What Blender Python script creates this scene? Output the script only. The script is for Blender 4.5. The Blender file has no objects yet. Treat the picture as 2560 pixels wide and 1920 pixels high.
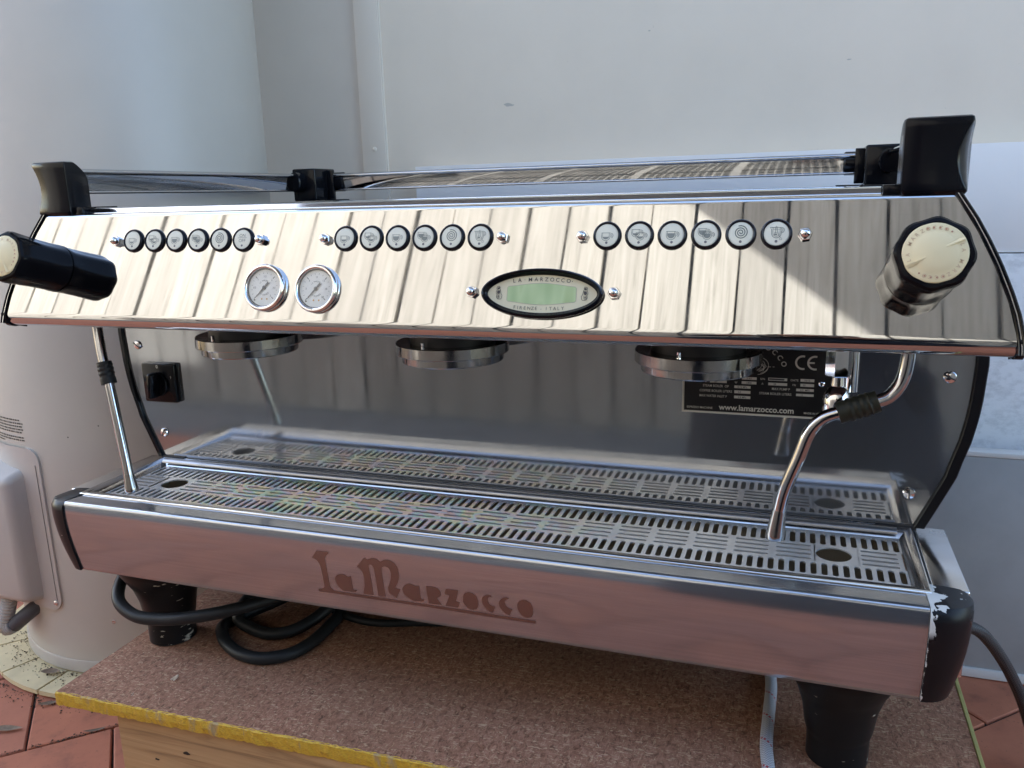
import bpy, bmesh, math, random
from mathutils import Vector, Matrix
R = math.radians
random.seed(7)
scene = bpy.context.scene
COL = scene.collection
OFF = Vector((0, 0, 0.425))          # the paving lies at z = 0; the machine is measured from its tray rim

# ------------------------------------------------------------------ camera
def look(yaw, pitch, roll):
    cy, sy, cp, sp = math.cos(yaw), math.sin(yaw), math.cos(pitch), math.sin(pitch)
    f = Vector((sy * cp, cy * cp, sp)); r = Vector((cy, -sy, 0)); u = r.cross(f)
    cr, sr = math.cos(roll), math.sin(roll)
    r, u = r * cr + u * sr, u * cr - r * sr
    return Matrix((r, u, -f)).transposed()
cam = bpy.data.cameras.new('camera'); camo = bpy.data.objects.new('camera', cam); COL.objects.link(camo)
cam.sensor_width = 36; cam.lens = 36 * 2051.5 / 2560; cam.clip_start = 0.02; cam.clip_end = 500
camo.matrix_world = Matrix.Translation(Vector((0.36, -0.7157, 0.3545)) + OFF) @ look(-0.3383, -0.2269, -0.0282).to_4x4()
scene.camera = camo

# ------------------------------------------------------------------ sky, sun, exposure
SUN = Vector((-1.21, 1.0, 1.0)).normalized()      # towards the sun: behind the wall, to the left
world = bpy.data.worlds.new('World'); scene.world = world; world.use_nodes = True
nt = world.node_tree; bg = nt.nodes['Background']
sky = nt.nodes.new('ShaderNodeTexSky'); sky.sky_type = 'NISHITA'; sky.sun_disc = False
sky.sun_elevation = math.asin(SUN.z); sky.sun_rotation = math.atan2(SUN.x, SUN.y)
sky.altitude = 50; sky.air_density = 1.0; sky.dust_density = 2.2; sky.ozone_density = 0.5
nt.links.new(sky.outputs[0], bg.inputs[0]); bg.inputs[1].default_value = 0.15
sl = bpy.data.lights.new('sun', 'SUN'); sl.energy = 2.1; sl.angle = R(0.5); sl.color = (1.0, 0.96, 0.90)
so = bpy.data.objects.new('sun', sl); COL.objects.link(so)
so.rotation_euler = SUN.to_track_quat('Z', 'Y').to_euler(); so.location = (-4, 4, 5)
vs = scene.view_settings
vs.view_transform = 'Standard'; vs.look = 'None'; vs.gamma = 1.0; vs.use_curve_mapping = False
vs.exposure = 2.5
try:
    scene.cycles.max_bounces = 12; scene.cycles.glossy_bounces = 8; scene.cycles.diffuse_bounces = 5
    scene.cycles.caustics_reflective = False; scene.cycles.use_denoising = True
    scene.cycles.sample_clamp_indirect = 8
except Exception: pass

# ------------------------------------------------------------------ material helpers
def M(name, col, rough=0.5, metal=0.0, spec=0.5):
    m = bpy.data.materials.new(name); m.use_nodes = True
    b = m.node_tree.nodes['Principled BSDF']
    b.inputs['Base Color'].default_value = (*col, 1); b.inputs['Roughness'].default_value = rough
    b.inputs['Metallic'].default_value = metal; b.inputs['Specular IOR Level'].default_value = spec
    return m
def N(m, t, **kw):
    n = m.node_tree.nodes.new(t)
    for k, v in kw.items():
        if hasattr(n, k): setattr(n, k, v)
        else: n.inputs[k].default_value = v
    return n
def L(m, a, b): m.node_tree.links.new(a, b)
def B(m): return m.node_tree.nodes['Principled BSDF']
def coords(m, scale=(1, 1, 1), rot=(0, 0, 0), kind='Object', loc=(0, 0, 0)):
    t = N(m, 'ShaderNodeTexCoord'); mp = N(m, 'ShaderNodeMapping')
    mp.inputs['Scale'].default_value = scale; mp.inputs['Rotation'].default_value = rot; mp.inputs['Location'].default_value = loc
    L(m, t.outputs[kind], mp.inputs[0]); return mp.outputs[0]
def noise(m, vec, scale, detail=4, rough=0.55, dist=0.0):
    n = N(m, 'ShaderNodeTexNoise'); n.inputs['Scale'].default_value = scale; n.inputs['Detail'].default_value = detail
    n.inputs['Roughness'].default_value = rough; n.inputs['Distortion'].default_value = dist
    L(m, vec, n.inputs['Vector']); return n.outputs[0]
def ramp(m, fac, stops, interp='LINEAR'):
    r = N(m, 'ShaderNodeValToRGB'); e = r.color_ramp.elements; r.color_ramp.interpolation = interp
    while len(e) > 1: e.remove(e[-1])
    for i, (p, c) in enumerate(stops):
        c = c if len(c) == 4 else (*c, 1)
        if i == 0: e[0].position = p; e[0].color = c
        else: x = e.new(p); x.color = c
    L(m, fac, r.inputs[0]); return r.outputs[0]
def remap(m, fac, a, b, c, d):
    n = N(m, 'ShaderNodeMapRange'); n.clamp = True
    for k, v in zip(('From Min', 'From Max', 'To Min', 'To Max'), (a, b, c, d)): n.inputs[k].default_value = v
    L(m, fac, n.inputs['Value']); return n.outputs[0]
def mathn(m, op, a, b=None):
    n = N(m, 'ShaderNodeMath'); n.operation = op
    for i, v in enumerate((a, b)):
        if v is None: continue
        if isinstance(v, (int, float)): n.inputs[i].default_value = v
        else: L(m, v, n.inputs[i])
    return n.outputs[0]
def mix(m, fac, a, b, blend='MIX'):
    n = N(m, 'ShaderNodeMix'); n.data_type = 'RGBA'; n.blend_type = blend
    for i, v in ((0, fac), (6, a), (7, b)):
        if isinstance(v, (int, float)): n.inputs[i].default_value = v
        elif isinstance(v, tuple): n.inputs[i].default_value = (*v, 1) if len(v) == 3 else v
        else: L(m, v, n.inputs[i])
    return n.outputs[2]
def bump(m, h, strength=0.2, dist=0.001):
    n = N(m, 'ShaderNodeBump'); n.inputs['Strength'].default_value = strength; n.inputs['Distance'].default_value = dist
    L(m, h, n.inputs['Height']); L(m, n.outputs[0], B(m).inputs['Normal'])

def steel(name, col, r0, r1, brush=(4, 500, 500), bstr=0.02, smear=6.0, tint=None, wav=0.0):
    m = M(name, col, r0, 1.0)
    v = coords(m); br = noise(m, coords(m, brush), 1.0, 3, 0.6)
    sm = noise(m, v, smear, 6, 0.62, 0.6)
    r = mathn(m, 'ADD', remap(m, sm, 0.35, 0.7, r0, r1), remap(m, br, 0.3, 0.7, 0.0, 0.012))
    L(m, r, B(m).inputs['Roughness'])
    sc = ramp(m, noise(m, coords(m, (40, 900, 900), (0.2, 0.5, 0.3)), 1.0, 2), [(0.0, (1, 1, 1)), (0.70, (1, 1, 1)), (0.78, (0.8, 0.8, 0.8))])
    base = mix(m, remap(m, sm, 0.4, 0.75, 0, 0.5), col, tuple(c * 0.86 for c in col))
    L(m, mix(m, 0.35, base, sc, 'MULTIPLY'), B(m).inputs['Base Color'])
    if brush[1] >= 700:
        st = ramp(m, noise(m, coords(m, (5, 40, 1100)), 1.0, 3), [(0.3, (0.84, 0.84, 0.84)), (0.7, (1.08, 1.08, 1.08))]); src = B(m).inputs['Base Color'].links[0].from_socket; L(m, mix(m, 1.0, src, st, 'MULTIPLY'), B(m).inputs['Base Color'])
    h = br
    if wav:
        h = mathn(m, 'ADD', mathn(m, 'MULTIPLY', br, 0.12), mathn(m, 'MULTIPLY', noise(m, v, 9, 1), wav))
    bump(m, h, bstr, 0.001)
    return m

def plastic(name, col, rough, chip=None, chipcol=(0.75, 0.74, 0.7), scale=60, var=0.15, streak=None):
    m = M(name, col, rough, 0.0, 0.22)
    v = coords(m); n1 = noise(m, coords(m, streak) if streak else v, scale, 5, 0.6)
    if streak: n1 = mathn(m, 'ADD', mathn(m, 'MULTIPLY', n1, 0.75), mathn(m, 'MULTIPLY', noise(m, v, 22, 2), 0.34))
    L(m, remap(m, noise(m, v, 25, 5), 0.3, 0.7, rough - 0.06, rough + var), B(m).inputs['Roughness'])
    if chip:
        f = ramp(m, n1, [(0, (0, 0, 0)), (chip, (0, 0, 0)), (chip + 0.012, (1, 1, 1))])
        L(m, mix(m, f, col, chipcol), B(m).inputs['Base Color'])
        L(m, remap(m, f, 0, 1, rough, 0.55), B(m).inputs['Roughness'])
    bump(m, n1, 0.05, 0.0006)
    return m

MAT = {}
MAT['panel'] = steel('polished_steel_panel', (0.64, 0.64, 0.635), 0.008, 0.045, bstr=0.004, smear=7, wav=0.12)
MAT['splash'] = steel('dull_mirror_steel', (0.36, 0.375, 0.40), 0.02, 0.10, bstr=0.006, smear=5, wav=0.2)
MAT['front'] = steel('brushed_tray_steel', (0.49, 0.51, 0.54), 0.09, 0.16, brush=(3, 700, 700), bstr=0.004, smear=5)
for k_, v_ in (('front', 0.86), ('splash', 0.84)): B(MAT[k_]).inputs['Metallic'].default_value = v_
MAT['rim'] = steel('worn_tray_steel', (0.74, 0.73, 0.72), 0.10, 0.28, bstr=0.05, smear=14)
MAT['frame'] = steel('top_frame_steel', (0.78, 0.78, 0.78), 0.05, 0.13, smear=9)
MAT['rail'] = steel('rail_steel', (0.54, 0.55, 0.57), 0.02, 0.07, bstr=0.004, smear=12)
MAT['chrome'] = M('chrome', (0.82, 0.82, 0.83), 0.06, 1.0)
MAT['chrome_dark'] = M('dull_chrome_tube', (0.50, 0.50, 0.51), 0.07, 1.0)
MAT['chrome_worn'] = steel('worn_chrome', (0.38, 0.37, 0.36), 0.07, 0.26, brush=(60, 60, 60), bstr=0.05, smear=60)
MAT['dark_metal'] = M('dark_metal', (0.05, 0.05, 0.055), 0.45, 0.6)
MAT['pan'] = steel('drain_pan_steel', (0.50, 0.43, 0.33), 0.3, 0.6, smear=30)
MAT['black'] = plastic('black_gloss_plastic', (0.006, 0.0065, 0.009), 0.10, var=0.08)
MAT['black_post'] = plastic('black_post_plastic', (0.005, 0.0055, 0.008), 0.16, chip=0.735, scale=90, var=0.12)
MAT['black_chip'] = plastic('chipped_black_paint', (0.009, 0.009, 0.011), 0.33, chip=0.675, scale=55, chipcol=(0.62, 0.58, 0.5))
MAT['black_foot'] = plastic('scuffed_black_foot', (0.010, 0.010, 0.011), 0.36, chip=0.69, scale=70, chipcol=(0.5, 0.46, 0.38), streak=(.8, .8, 2.6))
MAT['rubber'] = plastic('black_rubber', (0.016, 0.017, 0.018), 0.42, var=0.1)
MAT['bezel'] = plastic('button_bezel_black', (0.012, 0.012, 0.016), 0.22, var=0.08)
MAT['btnface'] = M('button_face', (0.80, 0.79, 0.67), 0.22)
MAT['icon'] = M('icon_print', (0.10, 0.13, 0.12), 0.4)
MAT['icon_faded'] = M('faded_icon_print', (0.17, 0.185, 0.165), 0.4)
MAT['icon_fill'] = M('icon_fill_print', (0.25, 0.27, 0.245), 0.4)
MAT['led'] = M('indicator_grey', (0.16, 0.16, 0.17), 0.3)
MAT['cream'] = plastic('cream_cap', (0.82, 0.70, 0.44), 0.3, var=0.1)
MAT['cream_mark'] = M('cream_cap_mark', (0.50, 0.26, 0.17), 0.5)
MAT['cream_letter'] = M('cream_cap_raised', (0.62, 0.45, 0.29), 0.35)  # darker cream for the knob lettering
MAT['dial'] = M('gauge_dial', (0.86, 0.85, 0.78), 0.4)
MAT['ink'] = M('ink', (0.06, 0.06, 0.06), 0.5)
MAT['ink_grey'] = M('grey_ink', (0.07, 0.07, 0.06), 0.5)
MAT['needle'] = M('needle_grey', (0.12, 0.12, 0.11), 0.4)
MAT['brass'] = M('brass', (0.55, 0.35, 0.12), 0.35, 0.8)
MAT['plate_cream'] = M('display_plate', (0.72, 0.66, 0.47), 0.3)
MAT['etch'] = steel('etched_logo_steel', (0.30, 0.25, 0.24), 0.30, 0.40, smear=5)
MAT['white_ink'] = M('white_ink', (0.62, 0.60, 0.54), 0.5)
MAT['plate_black'] = M('plate_black', (0.006, 0.006, 0.007), 0.3)

def cap_mat():
    m = plastic('chipped_right_cap', (0.009, 0.009, 0.011), 0.30)
    v = coords(m); x = N(m, 'ShaderNodeSeparateXYZ'); L(m, v, x.inputs[0])
    n = mathn(m, 'ADD', noise(m, v, 60, 2, .5, 1.0), mathn(m, 'MULTIPLY', noise(m, v, 190, 2), .35)); n2 = noise(m, v, 240, 3)
    e = mathn(m, 'ADD', remap(m, x.outputs[0], .4803, .5030, 0.50, 0.0), mathn(m, 'MULTIPLY', mathn(m, 'SUBTRACT', n, 0.67), 1.25))
    top = mathn(m, 'MULTIPLY', mathn(m, 'GREATER_THAN', e, 0.28), remap(m, x.outputs[2], -.0075, -.0040, 0, 1))
    e2 = mathn(m, 'ADD', remap(m, x.outputs[0], .4803, .4865, 0.5, 0.0), mathn(m, 'MULTIPLY', n2, 0.6))
    low = mathn(m, 'MULTIPLY', mathn(m, 'GREATER_THAN', e2, 0.80), 1.0)
    e3 = mathn(m, 'ADD', remap(m, x.outputs[0], .4803, .4885, 0.6, 0.0), mathn(m, 'MULTIPLY', mathn(m, 'SUBTRACT', n, 0.67), 1.2))
    mid = mathn(m, 'MULTIPLY', mathn(m, 'GREATER_THAN', e3, 0.42), remap(m, x.outputs[2], -.026, -.018, 0, 1))
    f = mathn(m, 'MAXIMUM', mathn(m, 'MAXIMUM', top, low), mid)
    L(m, mix(m, f, (0.009, 0.009, 0.011), (0.66, 0.66, 0.64)), B(m).inputs['Base Color']); return m
MAT['black_cap'] = cap_mat()
def glass():
    m = bpy.data.materials.new('gauge_glass'); m.use_nodes = True
    b = B(m); b.inputs['Base Color'].default_value = (1, 1, 1, 1); b.inputs['Roughness'].default_value = 0.02
    b.inputs['Transmission Weight'].default_value = 1.0; b.inputs['IOR'].default_value = 1.0
    n = m.node_tree.nodes; t = n.new('ShaderNodeBsdfTransparent'); g = n.new('ShaderNodeBsdfGlossy'); g.inputs['Roughness'].default_value = 0.03
    lw_ = n.new('ShaderNodeLayerWeight'); lw_.inputs[0].default_value = 0.5; x = n.new('ShaderNodeMixShader')
    f_ = mathn(m, 'ADD', mathn(m, 'MULTIPLY', mathn(m, 'POWER', lw_.outputs['Facing'], 4.0), 0.6), 0.045)
    L(m, f_, x.inputs[0]); L(m, t.outputs[0], x.inputs[1]); L(m, g.outputs[0], x.inputs[2])
    L(m, x.outputs[0], n['Material Output'].inputs[0]); return m
MAT['glass'] = glass()

def lcd():
    m = M('green_display', (0.30, 0.50, 0.28), 0.3)
    n = noise(m, coords(m, (60, 12, 1)), 1.0, 1)
    L(m, ramp(m, n, [(0.35, (0.36, 0.50, 0.25)), (0.55, (0.47, 0.60, 0.33)), (0.7, (0.38, 0.50, 0.24))]), B(m).inputs['Base Color']); return m
MAT['lcd'] = lcd()

def grate_mat():
    m = M('painted_sheen_grate_steel', (0.7, 0.68, 0.64), 0.26, 0.55)
    v = coords(m); n = noise(m, coords(m, (1, 2.2, 1), (0, 0, 0.5)), 17, 2, 0.5, 1.4)
    tint = ramp(m, n, [(0.28, (0.80, 0.78, 0.72)), (0.38, (0.92, 0.82, 0.50)), (0.45, (0.90, 0.62, 0.64)), (0.51, (0.62, 0.72, 0.92)), (0.57, (0.62, 0.90, 0.70)), (0.63, (0.92, 0.85, 0.52)), (0.70, (0.90, 0.62, 0.64)), (0.8, (0.80, 0.80, 0.80))])  # rainbow sheen of the steel painted into its base colour
    x = N(m, 'ShaderNodeSeparateXYZ'); L(m, v, x.inputs[0])
    a = remap(m, x.outputs[0], -0.42, -0.30, 0, 1); b = remap(m, x.outputs[0], -0.02, 0.24, 1, 0)
    f = mathn(m, 'MULTIPLY', mathn(m, 'MULTIPLY', a, b), 1.0)
    st = remap(m, noise(m, v, 45, 5), 0.35, 0.7, 1.0, 0.86)
    c = mix(m, f, (0.88, 0.87, 0.86), tint)
    cc = N(m, 'ShaderNodeVectorMath'); cc.operation = 'SCALE'; L(m, c, cc.inputs[0]); L(m, st, cc.inputs['Scale'])
    L(m, cc.outputs[0], B(m).inputs['Base Color'])
    L(m, remap(m, noise(m, v, 60, 4), 0.3, 0.7, 0.14, 0.26), B(m).inputs['Roughness']); return m
MAT['grate'] = grate_mat()

def wall_mat(name, col, rough, var=0.06, scale=3.0, spk=0.0):
    m = M(name, col, rough); v = coords(m)
    n = noise(m, v, scale, 6, 0.6); d = tuple(c * (1 - var * 2) for c in col)
    c = ramp(m, n, [(0.3, d), (0.65, col)])
    if spk:
        s = ramp(m, noise(m, v, 130, 3), [(0, (1, 1, 1)), (0.73, (1, 1, 1)), (0.78, (1 - spk,) * 3)])
        c = mix(m, 1.0, c, s, 'MULTIPLY')
    L(m, c, B(m).inputs['Base Color']); bump(m, noise(m, v, 220, 3), 0.12, 0.0006); return m
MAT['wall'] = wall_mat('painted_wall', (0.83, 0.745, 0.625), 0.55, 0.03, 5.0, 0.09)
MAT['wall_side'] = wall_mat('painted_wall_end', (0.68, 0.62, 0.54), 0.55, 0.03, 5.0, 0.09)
MAT['strip'] = wall_mat('painted_cover_strip', (0.78, 0.71, 0.615), 0.5, 0.02, 2.0)
MAT['tank'] = wall_mat('tank_enamel', (0.55, 0.52, 0.47), 0.36, 0.03, 7.0, 0.10)
MAT['tank_band'] = wall_mat('tank_band_enamel', (0.50, 0.47, 0.42), 0.32, 0.06, 14.0, 0.3)
MAT['box'] = wall_mat('grey_plastic_cover', (0.52, 0.49, 0.46), 0.38, 0.02, 6.0)
MAT['box_dark'] = M('seam_dark_grey', (0.16, 0.15, 0.14), 0.6)  # dark grey line of the cover seam
MAT['ring'] = wall_mat('cream_plastic_base', (0.74, 0.63, 0.38), 0.5, 0.10, 18.0, 0.5)
MAT['conduit'] = wall_mat('grey_conduit', (0.50, 0.47, 0.43), 0.45, 0.05, 20.0)
MAT['white_board'] = wall_mat('white_laminate', (0.90, 0.89, 0.88), 0.4, 0.02, 4.0, 0.15)
MAT['grey_board'] = wall_mat('grey_sheet', (0.42, 0.44, 0.45), 0.45, 0.10, 7.0, 0.2)
MAT['edge_white'] = wall_mat('white_sheet_edge', (0.74, 0.74, 0.72), 0.5, 0.03, 10.0)
def mottled():
    m = M('mottled_white_sheet', (0.7, 0.71, 0.75), 0.6); v = coords(m, (1, 1, 1.6))
    n = noise(m, v, 34, 6, 0.7); g = noise(m, v, 5, 4)
    c = ramp(m, n, [(0.30, (0.54, 0.54, 0.55)), (0.46, (0.74, 0.74, 0.75)), (0.54, (0.86, 0.86, 0.87))])
    L(m, mix(m, remap(m, g, 0.3, 0.7, 0, 0.5), c, (0.84, 0.84, 0.85)), B(m).inputs['Base Color']); bump(m, n, 0.2, 0.001); return m
MAT['mottled'] = mottled()

def chipboard():
    m = M('red_brown_chipboard', (0.27, 0.16, 0.13), 0.75)
    v = coords(m, (180, 120, 120), (0, 0, 0.25)); v2 = coords(m, (120, 420, 420), (0, 0, -0.5)); v4 = coords(m, (380, 110, 110), (0, 0, 0.9)); v3 = coords(m)
    n = noise(m, v, 1.0, 5, 0.75, 0.8); f = noise(m, v2, 1.0, 2, 0.6, 1.0); f4 = noise(m, v4, 1.0, 2, 0.6, 1.0)
    c = ramp(m, n, [(0.32, (0.085, 0.035, 0.017)), (0.44, (0.255, 0.112, 0.064)), (0.55, (0.355, 0.168, 0.103)), (0.68, (0.47, 0.25, 0.16))])
    c = mix(m, ramp(m, f, [(0.585, (0, 0, 0)), (0.66, (0.85, 0.85, 0.85))]), c, (0.62, 0.42, 0.26))
    c = mix(m, ramp(m, f4, [(0.61, (0, 0, 0)), (0.68, (0.7, 0.7, 0.7))]), c, (0.55, 0.36, 0.21))
    c = mix(m, ramp(m, f4, [(0.30, (0.7, 0.7, 0.7)), (0.38, (0, 0, 0))]), c, (0.09, 0.035, 0.018))
    d = noise(m, v3, 7, 4)
    c = mix(m, remap(m, d, 0.40, 0.68, 0, 0.5), c, mix(m, 0.6, c, (0.20, 0.10, 0.05)))
    L(m, c, B(m).inputs['Base Color']); bump(m, n, 0.5, 0.0008); return m
MAT['chip'] = chipboard()
def yellow():
    m = M('flaking_yellow_paint', (0.6, 0.36, 0.02), 0.6)
    n = noise(m, coords(m, (300, 90, 900), (0, 0, 0)), 1.0, 4, 0.7, 0.8); s = noise(m, coords(m, (90, 90, 25), (0, 0.5, 0)), 1.0, 3)
    c = ramp(m, n, [(0.30, (0.30, 0.19, 0.05)), (0.45, (0.58, 0.35, 0.03)), (0.62, (0.66, 0.43, 0.04))])
    L(m, mix(m, ramp(m, s, [(0.58, (0, 0, 0)), (0.68, (0.7, 0.7, 0.7))]), c, (0.34, 0.27, 0.18)), B(m).inputs['Base Color']); bump(m, n, 0.8, 0.001); return m
MAT['yellow'] = yellow()
MAT['yellow_line'] = wall_mat('dull_yellow_edge', (0.42, 0.38, 0.13), 0.6, 0.1, 60.0)
def timber(name, a, b, c, zscale=1.0, axis=0, rnd=0.25, sun=False):
    m = M(name, b, 0.7)
    sc = [70, 70, 70]; sc[axis] = 3.0
    v = coords(m, tuple(sc)); oi = N(m, 'ShaderNodeObjectInfo')
    add = N(m, 'ShaderNodeVectorMath'); add.operation = 'MULTIPLY_ADD'
    L(m, oi.outputs['Random'], add.inputs[0]); add.inputs[1].default_value = (37, 53, 71); L(m, v, add.inputs[2])
    n = noise(m, add.outputs[0], 1.0, 5, 0.6, 1.2)
    v2 = coords(m, tuple(0.06 * s for s in sc)); add2 = N(m, 'ShaderNodeVectorMath'); add2.operation = 'MULTIPLY_ADD'
    L(m, oi.outputs['Random'], add2.inputs[0]); add2.inputs[1].default_value = (17, 23, 31); L(m, v2, add2.inputs[2])
    big = noise(m, add2.outputs[0], 1.0, 4, 0.6, 0.8)
    col = ramp(m, n, [(0.28, a), (0.45, b), (0.66, c)])
    col = mix(m, remap(m, big, 0.35, 0.65, 0.0, 0.6), col, mix(m, 0.5, col, a))
    val = remap(m, oi.outputs['Random'], 0, 1, 1 - rnd, 1.0)
    cc = N(m, 'ShaderNodeVectorMath'); cc.operation = 'SCALE'; L(m, col, cc.inputs[0]); L(m, val, cc.inputs['Scale'])
    L(m, cc.outputs[0], B(m).inputs['Base Color']); bump(m, n, 0.35, 0.001); return m
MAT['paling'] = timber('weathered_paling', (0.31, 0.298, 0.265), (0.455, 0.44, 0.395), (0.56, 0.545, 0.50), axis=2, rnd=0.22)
MAT['shade_paling'] = timber('shade_coloured_paling', (0.13, 0.155, 0.19), (0.19, 0.22, 0.27), (0.23, 0.265, 0.32), axis=2, rnd=0.1)  # blue-grey shade of the fence gaps put into the rear boards' colour
MAT['timber'] = timber('brown_timber', (0.16, 0.085, 0.035), (0.40, 0.235, 0.105), (0.52, 0.33, 0.16), axis=0, rnd=0.0)
def paver():
    m = M('terracotta_paver', (0.4, 0.13, 0.07), 0.75); v = coords(m); oi = N(m, 'ShaderNodeObjectInfo')
    add = N(m, 'ShaderNodeVectorMath'); add.operation = 'MULTIPLY_ADD'
    L(m, oi.outputs['Random'], add.inputs[0]); add.inputs[1].default_value = (7, 5, 9); L(m, v, add.inputs[2])
    n = noise(m, add.outputs[0], 14, 6, 0.65); fine = noise(m, add.outputs[0], 160, 4, 0.6)
    c = ramp(m, n, [(0.25, (0.24, 0.085, 0.05)), (0.45, (0.45, 0.155, 0.082)), (0.7, (0.53, 0.19, 0.10))])
    c = mix(m, remap(m, oi.outputs['Random'], 0, 1, 0, 0.45), c, (0.36, 0.15, 0.105))
    c = mix(m, ramp(m, fine, [(0.64, (0, 0, 0)), (0.74, (0.6, 0.6, 0.6))]), c, (0.12, 0.06, 0.045))
    L(m, c, B(m).inputs['Base Color']); bump(m, fine, 0.3, 0.0008); return m
MAT['paver'] = paver()
MAT['sand'] = wall_mat('dark_joint_soil', (0.05, 0.035, 0.028), 0.95, 0.3, 60.0)
def braid(name, ca, cb, tracer, strands, pitch):
    """woven sleeve: two sets of helical strands over and under, from the wrap attribute of braid_tube"""
    m = M(name, ca, 0.38); at = N(m, 'ShaderNodeAttribute'); at.attribute_name = 'wrap'
    x = N(m, 'ShaderNodeSeparateXYZ'); L(m, at.outputs['Vector'], x.inputs[0])
    u = mathn(m, 'MULTIPLY', mathn(m, 'ARCTAN2', x.outputs[1], x.outputs[0]), strands / (2 * math.pi)); v = mathn(m, 'MULTIPLY', x.outputs[2], 1 / pitch)
    a = mathn(m, 'ADD', u, v); b = mathn(m, 'SUBTRACT', u, v)
    fa, fb = mathn(m, 'FLOOR', a), mathn(m, 'FLOOR', b)
    over = mathn(m, 'FLOORED_MODULO', mathn(m, 'ADD', fa, fb), 2.0)
    pa, pb = mathn(m, 'SUBTRACT', a, fa), mathn(m, 'SUBTRACT', b, fb)
    ha = mathn(m, 'SINE', mathn(m, 'MULTIPLY', pa, math.pi)); hb = mathn(m, 'SINE', mathn(m, 'MULTIPLY', pb, math.pi))
    h = mathn(m, 'ADD', mathn(m, 'MULTIPLY', over, ha), mathn(m, 'MULTIPLY', mathn(m, 'SUBTRACT', 1.0, over), hb))
    c = mix(m, remap(m, h, 0.1, 0.75, 0, 1), cb, ca)
    if tracer:
        t_ = mathn(m, 'MULTIPLY', over, mathn(m, 'LESS_THAN', mathn(m, 'FLOORED_MODULO', fa, float(strands)), 0.5)); c = mix(m, t_, c, tracer)
    L(m, c, B(m).inputs['Base Color']); bump(m, h, 0.6, 0.0006); return m
def braid_tube(P, r, n=24):
    d = tube(P, r, n); at = d.attributes.new('wrap', 'FLOAT_VECTOR', 'POINT'); ln = 0.0; P = [Vector(p) for p in P]; vals = []
    for i in range(len(P)):
        if i: ln += (P[i] - P[i - 1]).length
        for k in range(n): q = 2 * math.pi * k / n; vals += [math.cos(q), math.sin(q), ln]
    at.data.foreach_set('vector', vals[:3 * len(d.vertices)]); return d
MAT['braid_white'] = braid('white_braid', (0.58, 0.58, 0.61), (0.14, 0.14, 0.155), (0.45, 0.02, 0.04), 12, 0.0036)
MAT['braid_black'] = braid('black_braid', (0.05, 0.05, 0.055), (0.004, 0.004, 0.005), None, 12, 0.0036)
MAT['red'] = M('red_tracer', (0.42, 0.03, 0.04), 0.5)
MAT['leaf'] = wall_mat('dry_leaf', (0.30, 0.22, 0.15), 0.8, 0.25, 70.0)
MAT['soil'] = wall_mat('soil_crumbs', (0.09, 0.065, 0.045), 0.9, 0.3, 80.0)
MAT['roof'] = wall_mat('roof_soffit', (0.28, 0.29, 0.32), 0.6, 0.03, 3.0)

# ------------------------------------------------------------------ mesh helpers
def me(name, V, F, smooth=False, sharp=None):
    d = bpy.data.meshes.new(name); d.from_pydata([tuple(v) for v in V], [], F)
    bm = bmesh.new(); bm.from_mesh(d); bmesh.ops.remove_doubles(bm, verts=bm.verts, dist=1e-6)
    bmesh.ops.recalc_face_normals(bm, faces=bm.faces)
    bm.to_mesh(d); bm.free()
    if smooth:
        for p in d.polygons: p.use_smooth = True
        d.set_sharp_from_angle(angle=R(sharp if sharp else 35))
    return d
def me_raw(name, V, F):
    d = bpy.data.meshes.new(name); d.from_pydata([tuple(v) for v in V], [], F); d.update(); return d
def thing(name, label, cat, base=(0, 0, 0), group=None):
    o = bpy.data.objects.new(name, None); COL.objects.link(o); o.empty_display_size = 0.05
    o.location = Vector(base) + OFF; o['label'] = label; o['category'] = cat
    if group: o['group'] = group
    return o
def tag(o, label, cat, group=None, kind=None):
    o['label'] = label; o['category'] = cat
    if group: o['group'] = group
    if kind: o['kind'] = kind
    return o
def put(name, mesh, mat, parent=None, loc=(0, 0, 0), rot=(0, 0, 0), kind=None):
    """parent None: top level; parent an Empty thing: part; parent a mesh: sub-part in the parent's own frame"""
    o = bpy.data.objects.new(name, mesh); COL.objects.link(o)
    if mat is not None and len(mesh.materials) == 0: mesh.materials.append(mat if not isinstance(mat, str) else MAT[mat])
    o.rotation_euler = rot
    if parent is None: o.location = Vector(loc) + OFF
    elif parent.type == 'EMPTY': o.parent = parent; o.location = Vector(loc) + OFF - parent.location
    else: o.parent = parent; o.location = loc
    if kind: o['kind'] = kind
    return o
def box(x0, x1, y0, y1, z0, z1, bev=0.0, seg=2):
    bm = bmesh.new(); bmesh.ops.create_cube(bm, size=1)
    for v in bm.verts: v.co = Vector(((x0 + x1) / 2 + v.co.x * (x1 - x0), (y0 + y1) / 2 + v.co.y * (y1 - y0), (z0 + z1) / 2 + v.co.z * (z1 - z0)))
    if bev: bmesh.ops.bevel(bm, geom=list(bm.edges), offset=bev, segments=seg, profile=0.5, affect='EDGES')
    d = bpy.data.meshes.new('box'); bm.to_mesh(d); bm.free()
    if bev:
        for p in d.polygons: p.use_smooth = True
        d.set_sharp_from_angle(angle=R(40))
    return d
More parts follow.
